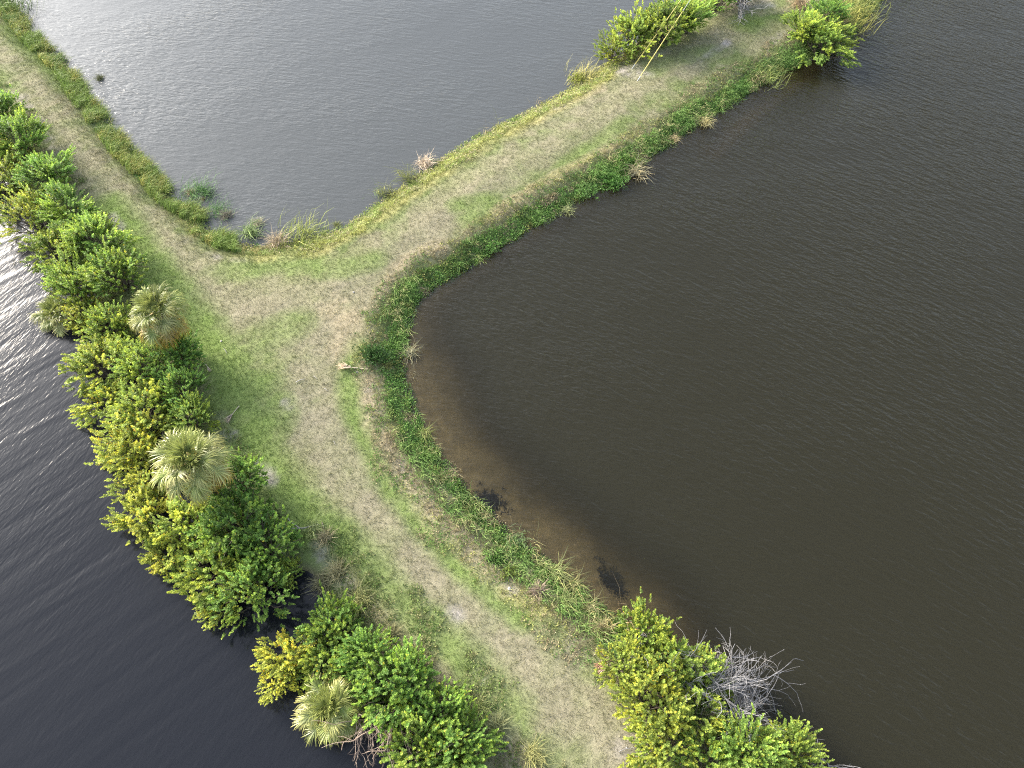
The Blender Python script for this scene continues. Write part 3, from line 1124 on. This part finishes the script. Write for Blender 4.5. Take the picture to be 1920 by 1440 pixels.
W_GREEN, W_BRIGHT, W_DARK, W_YEL, W_STRAW = (0.135, 0.25, 0.06), (0.18, 0.31, 0.08), (0.095, 0.17, 0.045), (0.41, 0.42, 0.14), (0.34, 0.285, 0.17)
# pond B: lush leafy band
P, d, s = land_points(240, -0.12, 1.55, sides=(1,), r=r)
py_ = frame_py(P)
wid = np.where(py_ > 850, 0.66, 1.0)
keep = (d < wid * (0.55 + 0.9 * fbm(P[:, 0] * 0.8, P[:, 1] * 0.8, 5, 3))) & (r.random(len(P)) < 0.55)
P, d, s = P[keep], d[keep], s[keep]
c = bank_colour(P, d, s, [(0, W_STRAW), (0.34, W_GREEN), (0.46, W_BRIGHT), (0.54, (0.24, 0.31, 0.08)), (0.58, W_DARK), (0.70, (0.30, 0.31, 0.10))], 61)
rad = 0.10 + 0.16 * fbm(P[:, 0] * 1.5, P[:, 1] * 1.5, 66, 3)
add(weed_mesh(P, r, 13, rad, 0.078, c))
# pond B: drier second band, straw and green mixed
P, d, s = land_points(220, 0.8, 3.2, sides=(1,), r=r)
py_ = frame_py(P)
wid = np.where(py_ > 850, 2.6, 2.2)
keep = (d < wid * (0.5 + 0.9 * fbm(P[:, 0] * 0.7, P[:, 1] * 0.7, 6, 3))) & (r.random(len(P)) < 0.30)
P, d, s = P[keep], d[keep], s[keep]
c = bank_colour(P, d, s, [(0, W_STRAW), (0.42, W_GREEN), (0.52, (0.22, 0.24, 0.08)), (0.60, W_YEL), (0.66, W_STRAW)], 71)
add(weed_mesh(P, r, 6, 0.05 + 0.07 * r.random(len(P)), 0.07, c))
# pond A: yellow leafy weeds along the sunny side of the right arm, sunlight put into their yellow; olive ones on the left arm
P, d, s = land_points(220, -0.1, 2.3, sides=(0,), r=r)
px_ = frame_px(P)
right = px_ > 560
keep = np.where(right, d < 0.7 + 1.5 * fbm(P[:, 0] * 0.7, P[:, 1] * 0.7, 8, 3), d < 0.25 + 1.3 * fbm(P[:, 0] * 0.6, P[:, 1] * 0.6, 9, 3)) & (r.random(len(P)) < 0.45)
P, d, s, right = P[keep], d[keep], s[keep], right[keep]
c1 = bank_colour(P, d, s, [(0, W_YEL), (0.45, (0.36, 0.41, 0.13)), (0.52, (0.47, 0.43, 0.24)), (0.60, (0.29, 0.36, 0.11))], 81)
c2 = bank_colour(P, d, s, [(0, W_GREEN), (0.42, (0.33, 0.33, 0.11)), (0.50, (0.43, 0.38, 0.17)), (0.58, (0.24, 0.30, 0.09))], 85)
add(weed_mesh(P, r, 7, 0.06 + 0.12 * fbm(P[:, 0] * 1.5, P[:, 1] * 1.5, 66, 3), 0.085, np.where(right[:, None], c1, c2)))
# pond C: undergrowth at the foot of the hedge
P, d, s = land_points(200, 0.2, 4.2, sides=(2,), r=r)
keep = (d < 1.9 + 2.0 * (fbm(P[:, 0] * 0.6, P[:, 1] * 0.6, 12, 3))) & (fbm(P[:, 0] * 0.9, P[:, 1] * 0.9, 14, 3) > 0.50) & (r.random(len(P)) < 0.35)
P, d, s = P[keep], d[keep], s[keep]
c = bank_colour(P, d, s, [(0, (0.15, 0.20, 0.06)), (0.42, W_DARK), (0.48, (0.27, 0.26, 0.12)), (0.58, (0.18, 0.24, 0.07))], 91)
add(weed_mesh(P, r, 7, 0.06 + 0.10 * r.random(len(P)), 0.075, c))
link("bank_weeds", mesh_np("bank_weeds", np.concatenate(allV), np.concatenate(allF), np.concatenate(allC), M_GRASS),
     label="low leafy weeds matting the banks of the dyke", cat="weeds", kind="stuff")

# tall sedge on the left arm's bank and grass on the brown pond's bank
allV, allF, allC = [], [], []
off = 0
P, d, s = land_points(110, -0.15, 1.1, sides=(0,), r=r)
px_ = frame_px(P)
keep = (px_ < 440) & (fbm(P[:, 0] * 0.8, P[:, 1] * 0.8, 15, 3) > 0.40)
P, d, s = P[keep], d[keep], s[keep]
c = bank_colour(P, d, s, [(0, (0.18, 0.26, 0.06)), (0.45, (0.26, 0.31, 0.08)), (0.52, (0.37, 0.36, 0.10)), (0.60, (0.15, 0.22, 0.06))], 95)
bias = np.tile(np.array((0.35, 0.25, 0.1)), (len(P), 1))
add(blades(P, r, 0.45 + 0.35 * r.random(len(P)), 0.011, 0.4, c, 5, 0.06, bias=bias, curve=0.8))
P, d, s = land_points(70, -0.15, 1.3, sides=(1,), r=r)
px_, py_ = frame_px(P), frame_py(P)
n_ = fbm(P[:, 0] * 0.5, P[:, 1] * 0.5, 16, 3)
keep = ((px_ > 1080) & (py_ < 400) & (n_ > 0.45)) | ((py_ > 400) & (n_ > 0.56)) | (py_ > 900) & (n_ > 0.4)
keep &= r.random(len(P)) < 0.75
P, d, s = P[keep], d[keep], s[keep]
c = bank_colour(P, d, s, [(0, (0.16, 0.28, 0.07)), (0.45, (0.24, 0.34, 0.10)), (0.54, (0.36, 0.35, 0.16)), (0.62, (0.13, 0.22, 0.06))], 97)
bias = np.tile(np.array((0.10, -0.20, 0.1)), (len(P), 1))
add(blades(P, r, 0.30 + 0.35 * r.random(len(P)), 0.010, 0.45, c, 5, 0.06, bias=bias, curve=0.9))
link("bank_sedge", mesh_np("bank_sedge", np.concatenate(allV), np.concatenate(allF), np.concatenate(allC), M_GRASS),
     label="tall narrow sedge leaning over the waterline of the dyke", cat="sedge", kind="stuff")


def tussock_mesh(seed, n=110, ln=0.9, width=0.011, lean=0.45, curve=0.9, spread=0.12, dead=0.2):
    r = np.random.default_rng(seed)
    P = np.zeros((n, 3))
    cols = np.tile(np.array((1.0, 1.0, 1.0)), (n, 1))
    dd = r.random(n) < dead
    cols[dd] = np.array((1.5, 1.4, 1.3))
    lay = np.tile(r.normal(size=3) * np.array((0.35, 0.35, 0)), (n, 1)) + r.normal(size=(n, 3)) * 0.18
    V, F, C = blades(P, r, ln * r.uniform(0.45, 1.15, n), width, lean, cols, 1, spread * 1.5, bias=lay, curve=curve)
    return mesh_np("blades", V, F, C, M_TUFT)


T_UP = tussock_mesh(1, 140, 0.95, 0.011, 0.30, 0.5, 0.16, 0.1)
T_ARCH = tussock_mesh(2, 190, 1.0, 0.013, 0.75, 1.6, 0.12, 0.25)
T_DEAD = tussock_mesh(3, 260, 0.8, 0.013, 0.8, 2.2, 0.10, 0.0)
T_THIN = tussock_mesh(4, 26, 1.0, 0.009, 0.35, 0.7, 0.18, 0.2)
T_WIDE = tussock_mesh(5, 260, 1.0, 0.011, 0.38, 0.7, 0.32, 0.12)
G_REED, G_FRESH, G_STRAW, G_PALE, G_OLIVE = (0.13, 0.21, 0.05), (0.10, 0.20, 0.06), (0.36, 0.30, 0.17), (0.45, 0.41, 0.28), (0.24, 0.26, 0.09)
# px, py (foot), mesh, colour, scale, tilt (x, y), label
TUSSOCKS = [
    (366, 366, T_WIDE, G_FRESH, 1.05, (0, 0), "bright green reed clump standing in the silvery pond off the left arm"),
    (392, 362, T_UP, G_FRESH, 0.85, (0, .3), "thin green reed clump at the right end of the small reed islet"),
    (358, 364, T_DEAD, G_STRAW, 0.6, (0, 0), "brown dead grass at the foot of the small reed islet"),
    (382, 376, T_DEAD, G_STRAW, 0.4, (0, .3), "little dead tuft in the channel below the reed islet"),
    (405, 402, T_WIDE, G_FRESH, 0.8, (0, 0), "green reed clump next to the grey dead stalks in the inlet"),
    (425, 408, T_DEAD, (0.28, 0.25, 0.18), 0.8, (0, .3), "grey-brown dead stalks in the inlet of the silvery pond"),
    (470, 438, T_ARCH, (0.17, 0.24, 0.09), 1.15, (0, 0), "arching green and white tussock in the inlet of the silvery pond"),
    (485, 422, T_DEAD, G_PALE, 0.75, (0, .3), "pale dead blades lying behind the arching tussock"),
    (522, 460, T_DEAD, (0.46, 0.37, 0.24), 1.25, (0, 0), "straw coloured dome of dead grass at the head of the inlet"),
    (562, 452, T_WIDE, (0.25, 0.29, 0.07), 1.35, (0, 0), "large yellow-green grass clump beside the straw coloured dome"),
    (605, 432, T_THIN, G_REED, 0.8, (0, .2), "few thin reeds at the water right of the large grass clump"),
    (632, 424, T_DEAD, G_OLIVE, 0.5, (0, 0), "low olive tuft at the corner of the silvery pond"),
    (725, 362, T_UP, G_OLIVE, 1.0, (0, .25), "olive reeds along the far bank, nearest the inlet"),
    (712, 366, T_THIN, G_REED, 0.9, (0, -.2), "thin leaning reeds in the water left of the olive reeds"),
    (772, 335, T_UP, G_OLIVE, 1.2, (0, .2), "taller olive reeds on the far bank below the pale dead clump"),
    (800, 312, T_DEAD, (0.55, 0.45, 0.33), 1.2, (0, -.5), "pale dead grass clump spread on the silvery pond's far bank"),
    (812, 305, T_THIN, G_REED, 0.8, (0, .2), "thin green reeds poking out above the pale dead clump"),
    (940, 240, T_THIN, G_OLIVE, 1.2, (0, 0), "thin tall reeds on the bank of the silvery pond's right arm"),
    (912, 250, T_THIN, G_STRAW, 0.7, (0, 0), "few dry stalks at the water midway up the right arm"),
    (1010, 195, T_THIN, G_STRAW, 0.8, (0, .2), "dry stalks at the water's edge below the yellow weeds"),
    (1095, 150, T_WIDE, (0.36, 0.34, 0.12), 1.2, (0, 0), "yellowish tall grass at the near end of the shrub row on the far arm"),
    (1190, 325, T_ARCH, (0.38, 0.34, 0.20), 1.25, (.25, .35), "large straw coloured tussock drooping into the brown pond"),
    (1185, 305, T_UP, (0.17, 0.28, 0.06), 1.2, (0, 0), "upright green grass behind the drooping straw tussock"),
    (1262, 262, T_ARCH, G_STRAW, 0.65, (0, .3), "small dry tussock hanging over the brown pond, upper bank"),
    (1320, 232, T_ARCH, (0.36, 0.33, 0.16), 0.9, (0, .2), "dry arching grass at a notch of the brown pond's upper bank"),
    (1430, 150, T_WIDE, (0.26, 0.31, 0.09), 1.1, (0, 0), "tall green and tan grass clump beside the dark water left of the drooping shrub"),
    (1418, 152, T_UP, G_STRAW, 1.0, (0, 0), "dry stems at the foot of the tall grass clump, upper right"),
    (1588, 40, T_WIDE, (0.31, 0.31, 0.08), 1.5, (0, .1), "tall golden reed bed edge by the brown pond at the top"),
    (1606, 18, T_WIDE, (0.26, 0.29, 0.08), 1.5, (0, .2), "tall reeds cut by the top edge next to the golden ones"),
    (1572, 48, T_DEAD, (0.40, 0.31, 0.15), 1.3, (0, 0), "brown dead reeds below the tall golden reeds"),
    (1500, 12, T_DEAD, (0.44, 0.34, 0.20), 1.4, (0, 0), "tan dead grass heap by the path at the top edge"),
    (1062, 396, T_ARCH, (0.24, 0.27, 0.12), 0.7, (.2, .3), "small green tussock hanging into the brown pond midway along the arm"),
    (768, 662, T_ARCH, (0.36, 0.34, 0.20), 0.8, (.4, .5), "dry palm-like tussock lying in the brown pond's corner"),
    (775, 590, T_THIN, G_OLIVE, 0.6, (0, .5), "few bent stalks in the water at the brown pond's upper corner"),
    (772, 705, T_THIN, (0.30, 0.28, 0.16), 0.6, (0, .6), "sparse drowned stalks below the dry tussock in the corner"),
    (795, 815, T_ARCH, (0.27, 0.29, 0.10), 0.75, (.2, .5), "olive tussock leaning over the brown shallows"),
    (852, 890, T_UP, (0.40, 0.34, 0.19), 0.75, (0, -.2), "small dry reed tuft at the edge of the brown shallows"),
    (975, 1010, T_UP, (0.20, 0.29, 0.12), 0.8, (0, 0), "blue-green reed tuft in the water by the shallows"),
    (962, 1005, T_THIN, G_STRAW, 0.75, (0, -.2), "tan stalks just left of the blue-green reed tuft"),
    (1003, 1030, T_THIN, (0.38, 0.36, 0.15), 0.95, (0, .3), "yellowish bent reeds right of the blue-green reed tuft"),
    (930, 975, T_THIN, (0.34, 0.31, 0.15), 0.7, (0, .2), "few arched stalks beside the dark drowned weed"),
    (1042, 1078, T_ARCH, (0.30, 0.33, 0.13), 1.0, (.1, .3), "arching pale green tussock over the black water notch"),
    (1075, 1100, T_ARCH, (0.31, 0.30, 0.13), 0.85, (.1, .4), "drooping tussock just below the black water notch"),
    (1008, 1112, T_DEAD, (0.48, 0.36, 0.26), 0.75, (0, 0), "pinkish dead star-shaped tuft on the lower right bank"),
    (1105, 1142, T_ARCH, (0.33, 0.31, 0.15), 0.8, (0, .4), "trailing dry grass over the water above the lower right clump"),
    (1140, 1160, T_THIN, (0.36, 0.33, 0.12), 1.05, (0, .1), "upright yellowish reeds above the lower right clump"),
    (1175, 1165, T_THIN, (0.38, 0.28, 0.16), 1.3, (0, .15), "single tall brown stalks beside the lower right clump"),
    (1130, 1185, T_DEAD, (0.34, 0.29, 0.15), 0.9, (0, 0), "dry matted tussock at the path side of the lower right clump"),
    (1060, 1130, T_ARCH, (0.25, 0.29, 0.11), 0.7, (0, 0), "green tussock on the slope right of the pinkish tuft"),
    (188, 150, T_DEAD, (0.16, 0.17, 0.08), 0.7, (0, .6), "dark drowned grass tuft poking out from the left arm's bank"),
    (12, 18, T_WIDE, (0.13, 0.19, 0.06), 1.8, (0, 0), "dark green reed clump at the top left corner"),
    (590, 990, T_ARCH, (0.20, 0.25, 0.10), 0.7, (0, 0), "green tussock on the sand beside the fallen grey branch"),
    (612, 1010, T_DEAD, (0.33, 0.29, 0.16), 0.75, (0, 0), "tan dry tussock just below the fallen grey branch"),
    (635, 1075, T_DEAD, (0.34, 0.31, 0.16), 0.9, (0, 0), "tan bushy tussock beside the dark gap in the hedge"),
    (606, 1098, T_DEAD, (0.26, 0.24, 0.13), 0.9, (0, 0), "brown tussock overhanging the head of the dark gap in the hedge"),
    (675, 1125, T_ARCH, (0.29, 0.30, 0.12), 0.85, (0, 0), "olive tussock on the bank below the dark gap in the hedge"),
    (735, 1190, T_DEAD, (0.33, 0.31, 0.15), 0.7, (0, 0), "dry low tussock beside the upper part of the lower hedge"),
    (900, 1330, T_ARCH, (0.24, 0.28, 0.10), 0.7, (0, 0), "green tussock on the path edge of the lower hedge"),
    (930, 1365, T_DEAD, (0.30, 0.31, 0.14), 0.85, (0, 0), "olive tussock on the path edge near the bottom of the photo"),
    (1000, 1415, T_ARCH, (0.30, 0.30, 0.12), 0.8, (0, 0), "olive tussock beside the path at the bottom edge"),
]
for px, py, me, c, sc, tilt, lab in TUSSOCKS:
    p = at(px, py, 0.1)
    for _ in range(2):
        g = max(float(zat([(p.x, p.y)])[0]), -0.05)
        p = at(px, py, g)
    e = link("grass_tussock", me, label=lab, cat="tussock", group="tussocks and reed clumps on the banks", loc=(p.x, p.y, g - 0.03),
             rot=(tilt[0], tilt[1], random.uniform(-0.3, 0.3)), scale=(sc, sc, sc))
    e.color = (*c, 1)

# ---------------------------------------------------------------- low leafy plants that stand out from the bank
def leafy_plant(px, py, rad, col, label, seed):
    r = np.random.default_rng(seed)
    p = at(px, py, 0.5)
    g = float(zat([(p.x, p.y)])[0])
    p = at(px, py, max(g, 0) + rad * 0.4)
    n = int(70 * (rad / 0.5) ** 2)
    q = np.column_stack([r.normal(size=(n, 2)) * rad * 0.5, r.uniform(0, 1, n) * rad * 0.45])
    V, F, C = weed_mesh(q, r, 10, np.full(n, 0.11), 0.10, np.ones((n, 3)))
    o = link("leafy_plant", mesh_np("leaves", V, F, C, M_LEAF), label=label, cat="plant", group="leafy plants on the banks", loc=(p.x, p.y, max(g, 0)))
    o.color = (*col, 1)


leafy_plant(702, 660, 0.75, (0.055, 0.115, 0.03), "low dark green leafy plant on the bank by the fallen pale frond", 1)
leafy_plant(1150, 335, 0.7, (0.11, 0.23, 0.05), "bright leafy plant on the bank left of the drooping straw tussock", 2)
leafy_plant(1100, 355, 0.55, (0.14, 0.26, 0.07), "pale green leafy plant at the waterline of the right arm", 3)
leafy_plant(1165, 300, 0.6, (0.09, 0.19, 0.04), "dense green leafy plant above the drooping straw tussock", 4)
leafy_plant(920, 460, 0.5, (0.13, 0.25, 0.06), "light green leafy plant at the curve of the brown pond", 5)
leafy_plant(1085, 145, 0.5, (0.24, 0.28, 0.05), "yellow-green leafy plant at the near end of the far shrub row", 6)
leafy_plant(935, 1045, 0.35, (0.07, 0.15, 0.03), "small green leafy plant on the dry lower right bank", 7)
leafy_plant(958, 1075, 0.3, (0.22, 0.27, 0.06), "small yellowish leafy plant above the bare stone patch", 8)

# ================================================================== bare branches
def branch_mesh(name, seed, stems, length, spread_dir, rad0, mat, depth=3, fan=0.9, droop=0.0):
    r = np.random.default_rng(seed)
    parts = []

    def grow(p, d, ln, rad, lev):
        n = 5
        pts, q, dd = [p], p.copy(), d.copy()
        bendv = r.normal(size=3) * 0.22
        for i in range(n - 1):
            dd = unit(dd + bendv * 0.45 + r.normal(size=3) * 0.13 - np.array((0, 0, droop * 0.12)))
            q = q + dd * ln / (n - 1)
            pts.append(q)
        parts.append(tube(pts, np.linspace(rad, rad * 0.5, n), 3))
        if lev < depth:
            for k in range(r.integers(2, 5)):
                t = r.integers(1, n)
                nd = unit(dd + r.normal(size=3) * 0.55)
                grow(pts[t], nd, ln * r.uniform(0.4, 0.7), rad * 0.62, lev + 1)
    for _ in range(stems):
        d = unit(np.array(spread_dir) + r.normal(size=3) * fan * np.array((1, 1, 0.6)))
        d[2] = abs(d[2]) * 0.8 + 0.05
        grow(np.array((r.normal() * 0.12, r.normal() * 0.12, 0.0)), unit(d), length * r.uniform(0.6, 1.1), rad0 * r.uniform(0.7, 1.1), 1)
    V, F = join(parts)
    return mesh_np(name, V, F, None, mat, True)


def bare(px, py, me, label, z=0.3, rotz=0.0, s=1.0, name="dead_branches", cat="branches"):
    p = at(px, py, z)
    return link(name, me, label=label, cat=cat, loc=(p.x, p.y, z), rot=(0, 0, rotz), scale=(s, s, s))


B_GREY = branch_mesh("twigs", 11, 36, 1.45, (0.75, 0.30, 0.30), 0.015, M_DEAD, 3, 0.55, 0.5)
B_BROWN = branch_mesh("twigs", 12, 16, 1.0, (0.05, -0.9, 0.1), 0.022, M_DEADB, 3, 0.6, 1.2)
B_WHITE = branch_mesh("twigs", 13, 10, 1.0, (0, 0, 1.0), 0.022, M_DEAD, 3, 0.5, 0.0)
B_SMALL = branch_mesh("twigs", 14, 9, 0.7, (0.2, 0.1, 0.8), 0.014, M_DEAD, 3, 0.5, 0.2)
bare(1340, 1290, B_GREY, "grey tangle of dead branches spreading over the brown pond from the lower right clump", 0.8, 0, 1.25)
bare(1375, 1345, B_GREY, "finer grey dead branches just below the big grey tangle", 0.5, 0.4, 0.95)
bare(1400, 1365, B_SMALL, "small grey dead twigs above the fresh green shrub", 0.6, 0.2, 1.1)
bare(1545, 1440, B_SMALL, "grey dead twigs at the bottom right edge of the clump", 0.2, 2.0, 1.25)
bare(735, 1352, B_BROWN, "bare brown branches drooping into the left pond beside the lowest palm", 0.9, 0.15, 1.35)
bare(690, 1350, B_BROWN, "bare brown branches hugging the right side of the lowest palm", 0.8, -0.2, 1.05)
bare(1385, 30, B_WHITE, "bare white twigs beside the path at the top edge", 0.8, 0, 1.3)
bare(1190, 1220, B_SMALL, "pale thin twigs rising from the lower right clump", 1.2, 1.0, 1.0)
bare(1285, 1290, B_SMALL, "pale arched twigs between the lower right clump and the grey tangle", 1.3, 2.5, 1.2)
bare(600, 1200, B_SMALL, "few grey twigs over the dark water below the hedge's gap", 0.6, 3.2, 0.9)
bare(150, 735, B_SMALL, "fine grey twigs sticking out over the left pond midway along the hedge", 0.5, 2.8, 0.8)

# ================================================================== fallen things
def ground_pt(px, py, dz=0.0):
    p = at(px, py, 0.9)
    for _ in range(3):
        g = float(zat([(p.x, p.y)])[0])
        p = at(px, py, g)
    return Vector((p.x, p.y, g + dz))


F_FALLEN = frond_mesh(60, 0.62, 0.62, 20, 0.05, 0.05, 17, wid=0.05)
F_FALLEN2 = frond_mesh(61, 0.55, 0.60, 18, 0.05, 0.05, 16, wid=0.04)


def fallen(px, py, px2, py2, me, col, label, name="fallen_frond"):
    """Lies on the ground from px, py (stalk end) to px2, py2 (leaf tip)."""
    a, b = ground_pt(px, py, 0.05), ground_pt(px2, py2, 0.07)
    d = b - a
    L_ = max(v.co.x for v in me.vertices)
    s = d.length / L_
    o = link(name, me, label=label, cat="palm frond", group="fallen palm fronds", loc=a, rot=(0, -math.atan2(d.z, math.hypot(d.x, d.y)), math.atan2(d.y, d.x)), scale=(s, s, s))
    o.color = (*col, 1)


fallen(690, 693, 630, 689, F_FALLEN, (0.62, 0.52, 0.40), "pale fallen palm frond lying on the grass near the brown pond's corner")
fallen(449, 762, 424, 795, F_FALLEN2, (0.36, 0.31, 0.27), "grey fallen palm frond at the hedge above the large middle palm")
fallen(386, 683, 396, 699, F_FALLEN2, (0.42, 0.37, 0.33), "small grey fallen frond at the hedge below the upper palm")
fallen(800, 1290, 790, 1282, F_FALLEN2, (0.32, 0.24, 0.18), "little brown dead leaf caught in the lower hedge")
fallen(1152, 1236, 1112, 1252, F_FALLEN, (0.36, 0.22, 0.15), "reddish brown dead frond heaped at the path side of the lower right clump")
fallen(1158, 1246, 1116, 1262, F_DEAD[0], (0.32, 0.20, 0.14), "second brown dead frond under the reddish one by the lower right clump")


def stick(px, py, px2, py2, rad, mat, label, name="stick", cat="stick", fork=True):
    a, b = ground_pt(px, py, 0.04), ground_pt(px2, py2, 0.05)
    d = np.array(b - a)
    n = np.array((-d[1], d[0], 0)) * 0.12
    parts = [tube([np.zeros(3), d * 0.35 + n * 0.5 + np.array((0, 0, .02)), d * 0.7 + n * 0.3, d], [rad, rad * 0.9, rad * 0.7, rad * 0.35], 5)]
    if fork:
        parts.append(tube([d * 0.45 + n * 0.4, d * 0.7 - n * 1.2, d * 0.8 - n * 2.6 + np.array((0, 0, .04))], [rad * 0.7, rad * 0.5, rad * 0.3], 5))
    V, F = join(parts)
    link(name, mesh_np(name, V, F, None, mat, True), label=label, cat=cat, group="sticks lying on the grass", loc=a)


stick(598, 984, 520, 992, 0.030, M_DEAD, "grey forked branch lying from the hedge's lower end onto the grass", "fallen_branch", "branch")
stick(555, 718, 573, 711, 0.022, M_STONE, "pale dry leaf stalk lying in the middle of the path", fork=False)
stick(588, 706, 594, 711, 0.015, M_STONE, "short pale stalk next to the longer one in the middle of the path", fork=False)
stick(608, 729, 614, 734, 0.014, M_STONE, "short pale stalk on the path below the fallen pale frond", fork=False)
stick(626, 828, 629, 836, 0.012, M_STONE, "thin pale stalk on the path left of the brown shallows", fork=False)
stick(604, 980, 607, 994, 0.015, M_DEADB, "small brown twig on the grass just right of the grey forked branch", fork=False)
stick(1160, 520 + 890, 1190, 1402, 0.014, M_DEAD, "thin pale twig at the lower right clump's path edge", fork=False)
stick(420, 655, 426, 664, 0.014, M_STONE, "thin pale stalk on the grass below and right of the upper palm", fork=False)


def stone(px, py, s, label, seed):
    r = np.random.default_rng(seed)
    import bmesh
    bm = bmesh.new()
    bmesh.ops.create_icosphere(bm, subdivisions=2, radius=1)
    for v in bm.verts:
        v.co *= 0.8 + 0.4 * float(vnoise(np.array([v.co.x * 1.7 + seed]), np.array([v.co.y * 1.7 + v.co.z]), seed)[0])
        v.co.z *= 0.55
    me = bpy.data.meshes.new("stone")
    bm.to_mesh(me)
    bm.free()
    me.materials.append(M_STONE)
    link("stone", me, label=label, cat="stone", group="pale stones on the dyke", loc=ground_pt(px, py, s * 0.2), scale=(s, s, s))


stone(663, 548, 0.054, "pale stone on the path near the head of the right arm", 1)
stone(415, 640, 0.054, "small white stone on the grass below the upper palm", 2)
stone(669, 698, 0.048, "white stone beside the pale fallen frond's stalk", 3)
stone(38, 38, 0.15, "pale rock on the bank at the top left corner", 4)
stone(122, 135, 0.132, "pale rock on the bank of the left arm", 5)
stone(955, 1104, 0.072, "flat white stone on the dry lower right bank", 6)
stone(792, 565, 0.042, "tiny white stone at the waterline in the brown pond's corner", 7)
stone(1175, 1412 - 10, 0.03, "tiny white stone on bare sand beside the lower right clump", 8)

# drowned weed beds in the shallows
def drowned(px, py, sx, sy, rot, label, seed):
    r = np.random.default_rng(seed)
    n = 200
    a = r.normal(size=(n, 2)) * 0.42
    p = at(px, py, -0.2)
    q = np.column_stack([a[:, 0] * sx, a[:, 1] * sy, np.zeros(n)])
    V, F, C = blades(q, r, np.full(n, 0.16), 0.02, 0.9, np.tile(np.array((0.050, 0.048, 0.040)), (n, 1)), 6, 0.05)
    g = float(zat([(p.x, p.y)])[0])
    V[:, 2] = np.minimum(V[:, 2], -g - 0.02)
    link("drowned_weed", mesh_np("drowned_weed", V, F, C, M_GRASS), label=label, cat="water weed", loc=(p.x, p.y, g), rot=(0, 0, R(rot)))


drowned(916, 944, 0.9, 0.7, 0, "dark drowned weed bed at the edge of the brown shallows", 1)
drowned(1150, 1098, 0.45, 1.1, 25, "long dark drowned weed bed out in the brown shallows", 2)

# ================================================================== guy wires with yellow guards
def guy(px, py, px2, py2, t, label):
    a = ground_pt(px, py, -0.1)
    x, y = (px2 - 960) / FPX, (720 - py2) / FPX
    q = Vector((x, _cp + y * _sp, -_sp + y * _cp)) * t + Vector((0, 0, CAM_H))
    d = np.array((q - a).normalized())
    full = 10.2 / d[2]
    e = link("guy_wire", None, label=label, cat="guy wire", group="guy wires on the far arm", loc=a)
    v, f = tube([np.zeros(3), d * full * 0.5, d * full], [0.014] * 3, 6)
    link("wire", mesh_np("wire", v, f, None, M_STEEL, True), e)
    v, f = tube([d * 0.5, d * 0.55, d * 2.6, d * 5.2, d * 5.25], [0.016, 0.027, 0.027, 0.026, 0.016], 8)
    link("guard", mesh_np("guard", v, f, None, M_YELLOW, True), e)
    v, f = tube([np.zeros(3), d * 0.28, d * 0.5], [0.022, 0.022, 0.03], 6)
    link("anchor_rod", mesh_np("anchor_rod", v, f, None, M_STEEL, True), e)


guy(1193, 153, 1294, 0, 45.7, "front guy wire with a yellow guard rising from the sandy patch")
guy(1182, 131, 1264, 18, 46.3, "rear guy wire with a yellow guard, nearer the silvery pond")
